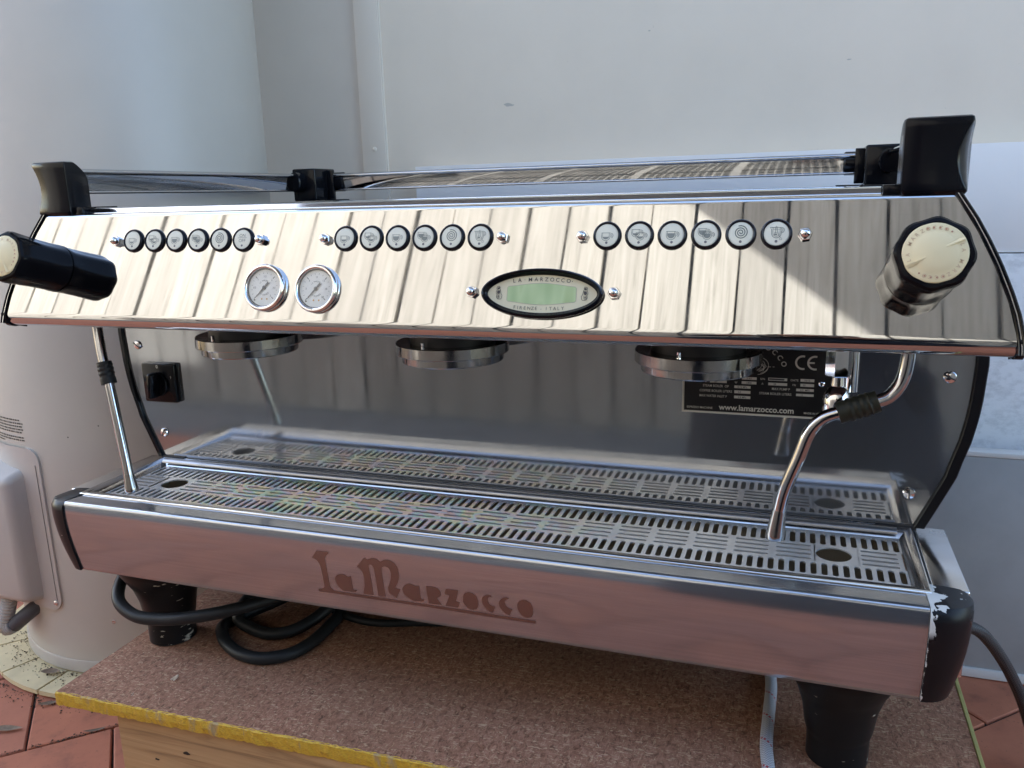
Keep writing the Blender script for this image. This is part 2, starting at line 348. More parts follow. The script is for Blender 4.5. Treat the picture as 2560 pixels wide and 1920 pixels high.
def lathe(prof, n=32, axis='Z', smooth=True, sharp=35, fac=None):
    """prof: (r, h) pairs; revolved about local Z"""
    V, F = [], []
    for r, h in prof:
        for i in range(n):
            a = 2 * math.pi * i / n; k = fac(a, h) if fac else 1
            V.append((r * k * math.cos(a), r * k * math.sin(a), h))
    for j in range(len(prof) - 1):
        for i in range(n):
            a, b = j * n + i, j * n + (i + 1) % n
            F.append((a, b, b + n, a + n))
    if prof[0][0] > 1e-6: F.append(tuple(range(n - 1, -1, -1)))
    if prof[-1][0] > 1e-6: F.append(tuple((len(prof) - 1) * n + i for i in range(n)))
    return me('lathe', V, F, smooth, sharp)
def ring(prof, n=40, a=1.0, b=1.0):
    """closed profile (r, h) revolved: an annulus; a, b scale x and y for ovals"""
    V, F = [], []; k = len(prof)
    for r, h in prof:
        for i in range(n):
            t = 2 * math.pi * i / n; V.append((r * a * math.cos(t), r * b * math.sin(t), h))
    for j in range(k):
        for i in range(n):
            p, q = j * n + i, j * n + (i + 1) % n; p2, q2 = ((j + 1) % k) * n + i, ((j + 1) % k) * n + (i + 1) % n
            F.append((p, q, q2, p2))
    return me('ring', V, F, True, 40)
def smooth_path(P, n=6):
    P = [Vector(p) for p in P]; out = []
    Q = [P[0] * 2 - P[1]] + P + [P[-1] * 2 - P[-2]]
    for i in range(1, len(Q) - 2):
        a, b, c, d = Q[i - 1:i + 3]
        for k in range(n):
            t = k / n
            out.append(0.5 * ((2 * b) + (c - a) * t + (2 * a - 5 * b + 4 * c - d) * t * t + (3 * b - a - 3 * c + d) * t ** 3))
    out.append(P[-1]); return out
def tube(P, r, n=12, cap=True):
    """r: number or list per point"""
    P = [Vector(p) for p in P]; rr = r if isinstance(r, (list, tuple)) else [r] * len(P)
    V, F = [], []; up = None
    for i, p in enumerate(P):
        t = (P[min(i + 1, len(P) - 1)] - P[max(i - 1, 0)]).normalized()
        if up is None: up = t.orthogonal().normalized()
        up = (up - t * up.dot(t)).normalized(); s = t.cross(up)
        for k in range(n):
            a = 2 * math.pi * k / n; V.append(p + (up * math.cos(a) + s * math.sin(a)) * rr[i])
    for j in range(len(P) - 1):
        for k in range(n):
            a, b = j * n + k, j * n + (k + 1) % n; F.append((a, b, b + n, a + n))
    if cap: F.append(tuple(range(n - 1, -1, -1))); F.append(tuple((len(P) - 1) * n + k for k in range(n)))
    d = me('tube', V, F, True, 50)
    return d
def loft(rows, closed=False):
    """rows of equal length -> quad sheet"""
    V, F = [], []; n = len(rows[0])
    for r in rows: V += [tuple(v) for v in r]
    for j in range(len(rows) - 1):
        for i in range(n if closed else n - 1):
            a, b = j * n + i, j * n + (i + 1) % n; F.append((a, b, b + n, a + n))
    return V, F
def prism(poly, h0, h1):
    """2D polygon (may be concave) extruded in local z"""
    bm = bmesh.new(); vs_ = [bm.verts.new((x, y, h0)) for x, y in poly]; f = bm.faces.new(vs_)
    r = bmesh.ops.extrude_face_region(bm, geom=[f])
    for v in r['geom']:
        if isinstance(v, bmesh.types.BMVert): v.co.z = h1
    bmesh.ops.recalc_face_normals(bm, faces=bm.faces); bmesh.ops.triangulate(bm, faces=[f for f in bm.faces if len(f.verts) > 4])
    d = bpy.data.meshes.new('prism'); bm.to_mesh(d); bm.free(); return d
class Flat:
    """flat print: strokes, polygons and letters on local XY, each a hair above the last"""
    def __init__(s, z=0.0): s.V, s.F, s.z = [], [], z
    def lift(s): s.z += 1.2e-5
    def poly(s, P):
        s.lift(); b = len(s.V); s.V += [(x, y, s.z) for x, y in P]; s.F.append(tuple(range(b, b + len(P))))
    def stroke(s, P, w, closed=False):
        s.lift(); P = [Vector(p) for p in P]; n = len(P); b = len(s.V)
        for i in range(n):
            p0 = P[i - 1] if (i or closed) else P[i]; p1 = P[(i + 1) % n] if (i < n - 1 or closed) else P[i]
            t = (p1 - p0); t = t.normalized() if t.length > 1e-9 else Vector((1, 0)); q = Vector((-t.y, t.x)) * w / 2
            s.V += [(*(P[i] + q), s.z), (*(P[i] - q), s.z)]
        for i in range(n if closed else n - 1):
            j = (i + 1) % n; s.F.append((b + 2 * i, b + 2 * j, b + 2 * j + 1, b + 2 * i + 1))
    def arc(s, c, r, a0, a1, w, n=14, k=1.0): s.stroke([(c[0] + r * math.cos(R(a0 + (a1 - a0) * i / n)), c[1] + r * k * math.sin(R(a0 + (a1 - a0) * i / n))) for i in range(n + 1)], w)
    def disc(s, c, r, n=16): s.poly([(c[0] + r * math.cos(2 * math.pi * i / n), c[1] + r * math.sin(2 * math.pi * i / n)) for i in range(n)])
    def text(s, string, c, h, ang=0.0, width=None, align='C', bold=0.0):
        V, F, w = text_geo(string, bold)
        if not V: return
        s.lift(); b = len(s.V); k = h / 0.70; kx = k if width is None else width / w
        ox = -w / 2 if align == 'C' else 0.0; ca, sa = math.cos(R(ang)), math.sin(R(ang))
        for x, y in V:
            X, Y = (x + ox) * kx, (y - 0.35) * k; s.V.append((c[0] + X * ca - Y * sa, c[1] + X * sa + Y * ca, s.z))
        s.F += [tuple(b + i for i in f) for f in F]
    def arctext(s, string, c, r, a0, a1, h, inward=False, kx=1.0, ky=1.0, bold=0.0):
        n = len(string)
        for i, ch in enumerate(string):
            if ch == ' ': continue
            a = a0 + (a1 - a0) * (i + 0.5) / n
            p = (c[0] + r * kx * math.cos(R(a)), c[1] + r * ky * math.sin(R(a)))
            tx, ty = -kx * math.sin(R(a)), ky * math.cos(R(a)); rot = math.degrees(math.atan2(ty, tx)) + (0 if inward else 180)
            s.text(ch, p, h, rot, bold=bold)
    def mesh(s, name='print'): return me_raw(name, s.V, s.F)
_tc = {}
def text_geo(string, bold=0.0):
    key = (string, bold)
    if key in _tc: return _tc[key]
    cu = bpy.data.curves.new('t', 'FONT'); cu.body = string; cu.size = 1.0; cu.resolution_u = 3; cu.offset = bold; cu.fill_mode = 'FRONT'
    o = bpy.data.objects.new('t', cu); COL.objects.link(o); dg = bpy.context.evaluated_depsgraph_get(); dg.update()
    m = bpy.data.meshes.new_from_object(o.evaluated_get(dg)); V = [(v.co.x, v.co.y) for v in m.vertices]; F = [tuple(p.vertices) for p in m.polygons]
    if V: x0 = min(v[0] for v in V); V = [(x - x0, y) for x, y in V]
    w = max((v[0] for v in V), default=0.001) or 0.001
    bpy.data.objects.remove(o); bpy.data.curves.remove(cu); bpy.data.meshes.remove(m)
    _tc[key] = (V, F, w); return _tc[key]
def interp(tab, x):
    if x <= tab[0][0]: return tab[0][1]
    for (a, b), (c, d) in zip(tab, tab[1:]):
        if x <= c: return b + (d - b) * (x - a) / (c - a)
    return tab[-1][1]

# ================================================================== setting
# ---- paving: herringbone bricks at 45 degrees to the machine
bed = put('paving', box(-4.2, 3.2, -2.6, 1.2, -0.475, -0.4305), 'sand'); bed['kind'] = 'structure'
U = 0.1178; a0 = R(43.8); E1 = Vector((math.cos(a0), math.sin(a0), 0)); E2 = Vector((-math.sin(a0), math.cos(a0), 0)); O0 = Vector((-0.6865, 0.0452, 0))
pm = box(-U + 0.0018, U - 0.0018, -U / 2 + 0.0018, U / 2 - 0.0018, -0.035, 0.0, 0.0022, 1); pm.materials.append(MAT['paver'])
bricks = []
for i in range(-40, 41):
    for j in range(-40, 41):
        k = (i - j) % 4
        if k == 0: c = O0 + E1 * (U * (i + 1)) + E2 * (U * (j + 0.5)); rz = a0
        elif k == 3: c = O0 + E1 * (U * (i + 0.5)) + E2 * (U * (j + 1)); rz = a0 + math.pi / 2
        else: continue
        if -3.4 < c.x < 2.4 and -1.20 < c.y < 0.95: bricks.append((c, rz))
bricks.sort(key=lambda b: (Vector((b[0].x * 0.75, b[0].y, 0)) - Vector((-0.35, -0.45, 0))).length)
V, F = [], []
for n_, (c, rz) in enumerate(bricks):
    tilt = (random.uniform(-.006, .006), random.uniform(-.006, .006), rz + random.uniform(-.012, .012)); dz = random.uniform(-0.0012, 0.0012)
    if n_ < 298:
        o = bpy.data.objects.new('paver', pm); COL.objects.link(o); o.parent = bed
        o.location = c + Vector((0, 0, -0.425 + dz)); o.rotation_euler = tilt
    else:
        mt = Matrix.Translation(c + Vector((0, 0, -0.425 + dz))) @ Matrix.Rotation(rz, 4, 'Z'); b = len(V)
        V += [mt @ v.co for v in pm.vertices]; F += [tuple(b + q for q in p.vertices) for p in pm.polygons]
put('distant_pavers', me_raw('distant_pavers', V, F), 'paver', bed, kind='stuff').location = (0, 0, 0)

cs_ = put('concrete_strip', box(-4.2, 3.2, -1.60, -1.12, -0.46, -0.4195, 0.004), wall_mat('dark_concrete', (0.16, 0.165, 0.17), 0.85, 0.15, 9.0, 0.3)); cs_['kind'] = 'structure'
# ---- the house wall behind, with its cover strip
w = thing('house_wall', 'tall pale grey painted wall standing behind the machine and tank', 'wall', (-0.4, 0.80, -0.425))
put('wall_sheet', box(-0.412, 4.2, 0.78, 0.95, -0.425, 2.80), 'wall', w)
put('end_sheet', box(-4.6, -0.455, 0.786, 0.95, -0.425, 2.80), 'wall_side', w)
put('shade_wall', box(-7.5, -4.602, 0.79, 0.94, -0.425, 2.03), 'wall_side', w)  # unseen lower wall, added to throw shade on the fence foot at left
put('cover_strip', box(-0.4632, -0.4118, 0.7745, 0.79, -0.425, 2.79, 0.002), 'strip', w)
for z in (0.448, 1.3, -0.2):
    put('screw_head', lathe([(0.0045, 0), (0.0045, 0.001), (0.002, 0.0022), (0, 0.0024)], 14), 'strip', w, (-0.4355, 0.7745, z), (R(90), 0, 0))
put('bead', tube([(-0.4105, 0.778, -0.42), (-0.4105, 0.778, 2.79)], 0.0022, 8), 'strip', w)
sp = Flat(0); 
for x, z, r in ((-0.1587, 0.515, 0.006), (-0.152, 0.514, 0.004), (0.1, 0.62, .002), (0.42, 0.55, .0025)): sp.poly([(x + r * 1.4 * math.cos(t) * random.uniform(.6, 1.2), z + r * .5 * math.sin(t) * random.uniform(.6, 1.2)) for t in [i * .7 for i in range(9)]])
put('stain', sp.mesh('stain'), wall_mat('faint_brown_stain', (0.56, 0.53, 0.47), 0.6), w, (0, 0.7796, 0), (R(90), 0, 0))
eave = thing('roof_eave', 'wide pale roof eave jutting from the top of the wall', 'roof', (1.2, 0.4, 2.80))
put('soffit', box(-1.76, 4.2, -0.35, 0.95, 2.80, 2.90), 'roof', eave)
put('fascia', box(-1.76, 4.2, -0.37, -0.352, 2.76, 2.92), 'roof', eave)

# ---- sheets leaning behind the machine on the right
tag(put('white_board', box(-0.335, 1.5, 0.742, 0.757, 0.2465, 0.4105, 0.001), 'white_board'), 'smooth white board fixed low on the wall behind the machine', 'board')
tag(put('mottled_board', box(-0.33, 1.5, 0.738, 0.757, -0.42, 0.2445, 0.001), 'mottled'), 'blotchy white board below the smooth white one, right of the machine', 'board')
g = thing('grey_panel', 'large grey panel with a white top edge standing low at right', 'panel', (0.8, 0.65, -0.425))
put('sheet', box(0.30, 1.5, 0.640, 0.658, -0.4075, -0.0545, 0.0008), 'grey_board', g)
put('top_edge', box(0.30, 1.5, 0.639, 0.664, -0.0540, -0.0462, 0.001), 'edge_white', g)
put('bottom_edge', box(0.30, 1.5, 0.6365, 0.658, -0.4235, -0.4080, 0.001), 'edge_white', g)

# ---- sunlit paling fence behind the photographer, seen mirrored in the steel
f = thing('paling_fence', 'tall weathered timber paling fence mirrored in the steel front panel', 'fence', (-0.5, -1.52, -0.425))
pw = 0.1215
fm, fb_ = [], []
for v in range(5):
    bx = bmesh.new(); bmesh.ops.create_cube(bx, size=1); bmesh.ops.subdivide_edges(bx, edges=[e for e in bx.edges if abs(e.verts[0].co.z - e.verts[1].co.z) > .5], cuts=10)
    rr = random.Random(v)
    for vv in bx.verts:
        z = vv.co.z * 2.10; e = 0.0028 * math.sin(3.1 * z + v * 2) + 0.0016 * math.sin(9 * z + v)
        vv.co = Vector((vv.co.x * (pw + e), vv.co.y * 0.016 + 0.002 * math.sin(2.3 * z + v), z + 1.05))
    d = bpy.data.meshes.new('paling'); bx.to_mesh(d); bx.free(); d2 = d.copy(); d.materials.append(MAT['paling']); d2.materials.append(MAT['shade_paling']); fm.append(d); fb_.append(d2)
for i in range(-32, 20):
    o = put('paling', fm[(i * 3) % 5], None, f, (-0.064 + 0.131 * (i + 0.5) + random.uniform(-.002, .002), -1.508 + random.uniform(-.002, .002), -0.41), (0, random.uniform(-.004, .004), 0))
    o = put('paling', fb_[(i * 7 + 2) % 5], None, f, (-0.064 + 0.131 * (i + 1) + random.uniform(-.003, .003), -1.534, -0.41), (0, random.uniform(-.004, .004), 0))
for z in (-0.15, 0.55, 1.2): put('fence_rail', box(-4.3, 2.7, -1.60, -1.555, z, z + 0.07), 'paling', f)

# ---- hot water tank on its base ring
TC = Vector((-0.772, 0.4625, 0)); TR = 0.25
def cyl(a, z, r=TR): return (TC.x + r * math.cos(R(a)), TC.y + r * math.sin(R(a)), z)
t = thing('water_tank', 'tall cream cylindrical hot water tank beside the wall', 'water tank', (TC.x, TC.y, -0.409))
put('shell', lathe([(TR, -0.409), (TR, 1.38), (TR - 0.02, 1.42), (0, 1.45)], 96, sharp=30), 'tank', t, TC)
put('bottom_band', lathe([(TR - .004, -0.4095), (TR + 0.0022, -0.4095), (TR + 0.0022, -0.3905), (TR + .0008, -0.3885), (TR - .004, -0.3885)], 96), 'tank_band', t, TC)
def curved_plate(a0_, a1_, z0, z1, off, rad, n=20):
    """rounded rectangle wrapped on the tank"""
    pts = []; w_ = R(a1_ - a0_) * TR; h_ = z1 - z0
    for cx_, cz_, s in ((w_ - rad, h_ - rad, 0), (rad, h_ - rad, 90), (rad, rad, 180), (w_ - rad, rad, 270)):
        pts += [(cx_ + rad * math.cos(R(s + 90 * i / 5)), cz_ + rad * math.sin(R(s + 90 * i / 5))) for i in range(6)]
    V, F = [], []; n_ = len(pts)
    for o_ in (0.0, off):
        for x, z in pts: V.append(cyl(a0_ + math.degrees(x / TR), z0 + z, TR + o_ - (0.001 if o_ == 0 else 0)))
    for i in range(n_): j = (i + 1) % n_; F.append((i, j, n_ + j, n_ + i))
    # inner sheet in strips that follow the curve
    zs = sorted(set(round(p[1], 5) for p in pts)); rows = []
    for z in zs:
        xs = [p[0] for p in pts if abs(p[1] - z) < 1e-4]; x0, x1 = min(xs), max(xs)
        rows.append([cyl(a0_ + math.degrees((x0 + (x1 - x0) * k / n) / TR), z0 + z, TR + off) for k in range(n + 1)])
    v2, f2 = loft(rows); b = len(V); V += v2; F += [tuple(b + i for i in q) for q in f2]
    return me('curved_plate', V, F, True, 30)
put('access_cover', curved_plate(-140, -88.6, -0.299, -0.018, 0.0035, 0.022), 'box', t)
cs = Flat(0)
put('cover_seam', tube([cyl(-90.4, -0.045, TR + .0038), cyl(-90.4, -0.15, TR + .0038), cyl(-90.4, -0.28, TR + .0038)], 0.0005, 6), 'box_dark', t)
bmx = bmesh.new(); bmesh.ops.create_cube(bmx, size=1)
for v in bmx.verts:
    fr = v.co.y < 0; x = v.co.x * 0.19 - 0.893; y = 0.182 if fr else 0.245; z = (-0.046 if v.co.z > 0 else -0.292)
    if fr: x += (-0.014 if v.co.x > 0 else 0.01); z += (-0.020 if v.co.z > 0 else 0.012)
    v.co = Vector((x, y, z))
bmesh.ops.bevel(bmx, geom=list(bmx.edges), offset=0.012, segments=4, profile=0.5, affect='EDGES')
d = bpy.data.meshes.new('cover'); bmx.to_mesh(d); bmx.free()
for p in d.polygons: p.use_smooth = True
d.set_sharp_from_angle(angle=R(60))
put('junction_cover', d, 'box', t)
put('cover_screw', lathe([(0.0048, 0), (0.0048, 0.0015), (0.0025, 0.003), (0, 0.003)], 14), 'chrome', t, cyl(-91.3, -0.285, TR + 0.0034), (R(90), 0, R(-1)))
put('rivet', lathe([(0.0035, 0), (0.003, 0.0012), (0.0012, 0.0012), (0.001, 0.0), (0, 0.0)], 12), 'chrome', t, cyl(-68.7, -0.315), (R(90), 0, R(21)))
# rows of tiny print on the shell
V, F = [], []
rl = random.Random(5)
for k, z in enumerate((0.0265, 0.0212, 0.0162, 0.0112, 0.0065, -0.002, -0.0065, -0.011)):
    a = -122.0
    end = (-96.0, -94.6, -95.0, -94.8, -95.8, -95.2, -94.9, -108.0)[k]
    while a < end:
        da = rl.uniform(0.5, 2.2); da = min(da, end - a + .3); b = len(V)
        V += [cyl(a, z - .0012, TR + .0004), cyl(a + da, z - .0012, TR + .0004), cyl(a + da, z + .0012, TR + .0004), cyl(a, z + .0012, TR + .0004)]; F.append((b, b + 1, b + 2, b + 3)); a += da + 0.35
put('printed_notice', me_raw('notice', V, F), 'ink_grey', t)
for a, z in ((-75.4, 0.003), (-64, 0.02)): put('paint_speck', lathe([(0.0012, 0), (0, 0.0006)], 8), 'ink', t, cyl(a, z), (R(90), 0, R(90 + a)))
br = thing('tank_base', 'round cream plastic base of wedge segments under the water tank', 'tank base', (TC.x, TC.y, -0.425))
for k in range(18):
    a = k * 20 + 8; V = []
    for r_, z0, z1 in ((0.10, -0.4195, -0.4115), (0.309, -0.4215, -0.4135)):
        for q in (0.4, 6.6, 13.2, 19.6):
            V += [(r_ * math.cos(R(a + q)), r_ * math.sin(R(a + q)), z0), (r_ * math.cos(R(a + q)), r_ * math.sin(R(a + q)), z1)]
    F = []
    for q in range(3):
        i = q * 2; F += [(i + 1, i + 3, i + 11, i + 9), (i, i + 8, i + 10, i + 2), (i + 8, i + 9, i + 11, i + 10), (i, i + 2, i + 3, i + 1)]
    F += [(0, 1, 9, 8), (6, 14, 15, 7)]
    s = put('wedge_segment', me('wedge', V, F), 'ring', br, TC)
    p_ = put('rib', box(0.27, 0.306, -0.004, 0.004, -0.4248, -0.4205), 'ring', br, TC, (0, 0, R(a + 10)))
P = [(-0.866, 0.2, -0.268), (-0.872, 0.2, -0.287), (-0.881, 0.2, -0.310), (-0.891, 0.2, -0.333), (-0.888, 0.2, -0.343), (-0.875, 0.202, -0.337)]
PP_ = smooth_path(P, 16); rr_ = [0.0115 + 0.0014 * (1 if (i % 4) < 2 else -1) for i in range(len(PP_))]
tag(put('conduit', tube(PP_, rr_, 16), 'conduit'), 'grey corrugated conduit curling out below the tank cover', 'conduit')
tag(put('elbow_pipe', tube(smooth_path([(-0.874, 0.203, -0.337), (-0.862, 0.206, -0.327), (-0.846, 0.214, -0.313), (-0.835, 0.24, -0.300)], 6), 0.0125, 16), plastic('dark_grey_pipe', (0.09, 0.09, 0.10), 0.4)), 'dark grey pipe elbow joined to the corrugated conduit', 'pipe')

# ---- chipboard top on its timber support
cb = thing('chipboard_sheet', 'red brown chipboard sheet with a flaking yellow front edge', 'board', (0.05, 0.28, -0.2345))
ZB = -0.2175
def brd(x, t_): return (-0.0640 + (x + 0.4665) * 0.0285) + t_
V = [(-0.4668, brd(-.4668, 0), 0), (0.5560, brd(.5560, 0), 0), (0.5560, 0.62, 0), (-0.4668, 0.62, 0)]
Vt = [(x, y, ZB) for x, y, z in V] + [(x, y, ZB - 0.0165) for x, y, z in V]
put('sheet', me('sheet', Vt, [(0, 1, 2, 3), (7, 6, 5, 4), (0, 4, 5, 1), (1, 5, 6, 2), (2, 6, 7, 3), (3, 7, 4, 0)]), 'chip', cb)
nx = 220; rows = [[], [], [], []]; re = random.Random(3)
for i in range(nx + 1):
    x = -0.4668 + 1.0228 * i / nx; y = brd(x, 0) - 0.0006; j = re.uniform(-.0008, .0008)
    rows[0].append((x, y + 0.0018 + re.uniform(-.0016, .001), ZB + 0.00045)); rows[1].append((x, y - 0.0006 + j, ZB - 0.001 + re.uniform(-.0008, .0006)))
    rows[2].append((x, y - 0.0012 + re.uniform(-.0008, .0008), ZB - 0.009)); rows[3].append((x, y - 0.0006 + j, ZB - 0.0168 + re.uniform(-.0008, .0008)))
v_, f_ = loft(rows); put('painted_edge', me('painted_edge', v_, f_), 'yellow', cb)
put('edge_trim', box(0.5564, 0.5606, brd(.56, 0) - .0004, 0.62, ZB - 0.0165, ZB + 0.0012, 0.0006, 1), 'yellow_line', cb)
tb = thing('timber_block', 'rough brown timber block carrying the chipboard sheet', 'timber', (0.0, 0.0, -0.425))
put('front_beam', box(-0.389, 0.53, -0.0525, 0.045, -0.4245, -0.2347, 0.002), 'timber', tb)
put('rear_beam', box(-0.389, 0.53, 0.44, 0.54, -0.4245, -0.2347, 0.002), 'timber', tb)
kmat = M('dark_knot', (0.035, 0.02, 0.012), .8)
for x, z, r in ((-0.29, -0.272, .0035), (-0.215, -0.283, .0045), (-.335, -.290, .0025)):
    kn = Flat(0); kn.poly([(x + r * 1.6 * math.cos(i * .63) * random.uniform(.6, 1.2), z + r * .7 * math.sin(i * .63) * random.uniform(.5, 1.2)) for i in range(10)])
    put('knot_hole', kn.mesh('knot'), kmat, tb, (0, -0.0530, 0), (R(90), 0, 0))

# ---- litter on the paving
def leaf(L_, W_, curl):
    V, F = [], []; n = 9
    for i in range(n):
        u = i / (n - 1); w_ = W_ * math.sin(math.pi * min(1, u * 1.02)) ** 0.8 + 0.0003; z = curl * (u - .5) ** 2 * 4
        for s in (-1, -.5, 0, .5, 1): V.append(((u - .5) * L_, s * w_ + 0.1 * W_ * math.sin(5 * u), z + abs(s) * w_ * .55))
    for i in range(n - 1):
        for k in range(4): a = i * 5 + k; F.append((a, a + 1, a + 6, a + 5))
    d = me('leaf', V, F, True, 80); return d
for (x, y, a, l_, w_), lab in (((-0.747, 0.14, 40, .03, .004), 'dry curled leaf on the paver below the tank base'), ((-0.755, 0.070, 25, .05, .006), 'pale dry leaf lying on the paver at the left frame edge'), ((-0.93, 0.20, 70, .04, .005), 'dry leaf beside the cream tank base at far left'), ((-0.619, 0.109, 42, .032, .0025), 'thin grey leaf lying in the paver joint by the timber')):
    tag(put('dry_leaf', leaf(l_, w_, .004), 'leaf', None, (x, y, -0.4235), (0.1, 0.05, R(a))), lab, 'leaf', 'dry leaves on the paving')
tag(put('dry_leaf', leaf(.034, .007, .004), 'leaf', None, (-0.80, 0.196, -0.4105), (0.1, 0, R(20))), 'dry leaf caught against the bottom of the tank', 'leaf', 'dry leaves on the paving')
V, F = [], []; rs = random.Random(9)
def crumb(p, s):
    b = len(V)
    for q in ((1, 0, 0), (-1, 0, 0), (0, 1, 0), (0, -1, 0), (0, 0, .7), (0, 0, -.3)): V.append((p[0] + q[0] * s * rs.uniform(.5, 1.4), p[1] + q[1] * s * rs.uniform(.5, 1.4), p[2] + q[2] * s))
    F.extend([tuple(b + i for i in t_) for t_ in ((0, 2, 4), (2, 1, 4), (1, 3, 4), (3, 0, 4), (2, 0, 5), (1, 2, 5), (3, 1, 5), (0, 3, 5))])
for i in range(330):
    a = rs.uniform(-140, -62); r_ = TR + rs.betavariate(1.1, 4) * 0.06 + 0.004; crumb((TC.x + r_ * math.cos(R(a)), TC.y + r_ * math.sin(R(a)), -0.412), rs.uniform(.0005, .0019))
for i in range(320):
    a = rs.uniform(-140, -62); r_ = 0.312 + rs.betavariate(1, 5) * .05; crumb((TC.x + r_ * math.cos(R(a)), TC.y + r_ * math.sin(R(a)), -0.4245), rs.uniform(.0006, .0022))
for i in range(110):
    u = rs.uniform(-.4, 1.3); q = O0 + E1 * (U * u) + E2 * (rs.gauss(0, .003)); crumb((q.x, q.y, -0.4245), rs.uniform(.0006, .002))
tag(put('soil_crumbs', me_raw('crumbs', V, F), 'soil'), 'dark soil crumbs scattered round the tank base', 'soil', kind='stuff')
V, F = [], []
for i in range(70):
    x = rs.uniform(-.44, .3); y = rs.uniform(-.05, .16); a = rs.uniform(0, 6.3); l_ = rs.uniform(.001, .0035); b = len(V); h = ZB + .0006
    dx, dy = l_ * math.cos(a), l_ * math.sin(a)
    V += [(x - dx, y - dy, h), (x + dx, y + dy, h), (x + dx - dy * .15, y + dy + dx * .15, h + .0004), (x - dx - dy * .15, y - dy + dx * .15, h + .0004)]; F.append((b, b + 1, b + 2, b + 3))
tag(put('wood_slivers', me_raw('slivers', V, F), M('pale_sliver', (.52, .40, .30), .8)), 'pale wood slivers lying on the chipboard', 'wood chips', kind='stuff')
tag(put('wood_curl', tube(smooth_path([(-0.347, -.004, ZB + .001), (-.342, .002, ZB + .004), (-.338, -.002, ZB + .006), (-.340, -.007, ZB + .003)], 5), 0.0012, 6), M('shaving', (.5, .38, .28), .7)), 'tiny pale wood curl on the chipboard near the front left foot', 'wood curl')

# ================================================================== the espresso machine
mc = thing('espresso_machine', 'three-group polished steel espresso machine standing on the chipboard sheet', 'espresso machine', (0, 0.3, -0.2175))
PA, PB_ = Vector((0, 0.0315, 0.343)), Vector((0, -0.0009, 0.2345))
UPV = (PA - PB_).normalized(); NRM = Vector((1, 0, 0)).cross(UPV); PL = (PA - PB_).length
TILT = (math.acos(UPV.y), 0, 0)
def on(x, s, h=0.0): return PB_ + Vector((x, 0, 0)) + UPV * s + NRM * h
WIN = [(-0.02, .5222), (-0.004, .5220), (.002, .5212), (.019, .5180), (.0366, .5124), (.0591, .5039), (.078, .4954), (.0961, .4862), (.1132, .4757), (.13, .466)]
WBODY = [(-.10, .44), (.0032, .4868), (.03, .4985), (.0607, .5118), (.0744, .5150), (.1, .5222), (.1243, .5265), (.1425, .5285), (.179, .5305), (.2191, .5285)]
def win(z): return interp(WIN, (z - 0.2345) / 0.9582)
def wbody(z): return interp(WBODY, z) if z <= .2191 else win(z) + .006
NX = 60
# ---- front panel with rolled lower edge
prof = []
cA = PA - NRM * 0.004; cB = PB_ - NRM * 0.012
prof.append((0.043, cA.z + 0.004)); aN = math.atan2(NRM.z, NRM.y)
for i in range(6):
    a = R(90) + (aN - R(90)) * i / 5; prof.append((cA.y + .004 * math.cos(a), cA.z + .004 * math.sin(a)))
for t_ in (.012, .03, .25, .5, .75, .97, .988, 1.0): p = PA.lerp(PB_, t_); prof.append((p.y, p.z))
for i in range(1, 15):
    a = aN + (R(270) - aN) * i / 14; prof.append((cB.y + .012 * math.cos(a), cB.z + .012 * math.sin(a)))
prof += [(0.026, cB.z - .012), (0.0265, cB.z - .0142), (0.0285, cB.z - .0150), (0.0315, cB.z - .0142), (0.032, 0.2225)]
rows = [[(win(z) * (2 * i / NX - 1), y, z) for i in range(NX + 1)] for y, z in prof]
v_, f_ = loft(rows); fp = put('front_panel', me('front_panel', v_, f_, True, 50), 'panel', mc)
def strip(xs, x0f, x1f, back, proud, name, mat, s0=-.012, s1=.1165):
    for sg in (-1, 1):
        rows = []
        for k in range(25):
            s = s0 + (s1 - s0) * k / 24; z = PB_.z + UPV.z * s
            xa, xb = sg * x0f(z), sg * x1f(z)
            rows.append([on(xa, s, -back), on(xa, s, proud - .0006), on(xa + sg * .0006, s, proud), on(xb - sg * .0012, s, proud), on(xb, s, proud - .0012), on(xb, s, -back)])
        v_, f_ = loft(rows); n_ = 6
        f_ += [tuple(range(6)), tuple(range(24 * 6 + 5, 24 * 6 - 1, -1))]
        put(name, me(name, v_, f_, True, 40), mat, mc)
strip(None, lambda z: win(z) + .0003, lambda z: win(z) + .0026, .03, .0022, 'side_trim', 'black')
strip(None, lambda z: win(z) + .0026, lambda z: win(z) + .0036, .03, .0014, 'trim_line', 'chrome')
strip(None, lambda z: win(z) + .0036, lambda z: win(z) + .0062, .03, .0024, 'side_trim', 'black')
# rounded ends of the trim round the rolled edge
for sg in (-1, 1):
    w0 = win(0.23); V = []
    pr = [(cB.y + .0138 * math.cos(aN + (R(275) - aN) * i / 14), cB.z + .0138 * math.sin(aN + (R(275) - aN) * i / 14)) for i in range(15)] + [(.034, .2175), (.034, .245)]
    rows = [[(sg * x, y, z) for y, z in pr] for x in (w0 + .0003, w0 + .0062)]
    v_, f_ = loft(rows, True); f_ += [tuple(range(len(pr))), tuple(range(2 * len(pr) - 1, len(pr) - 1, -1))]
    put('trim_end', me('trim_end', v_, f_, True, 50), 'black', mc)
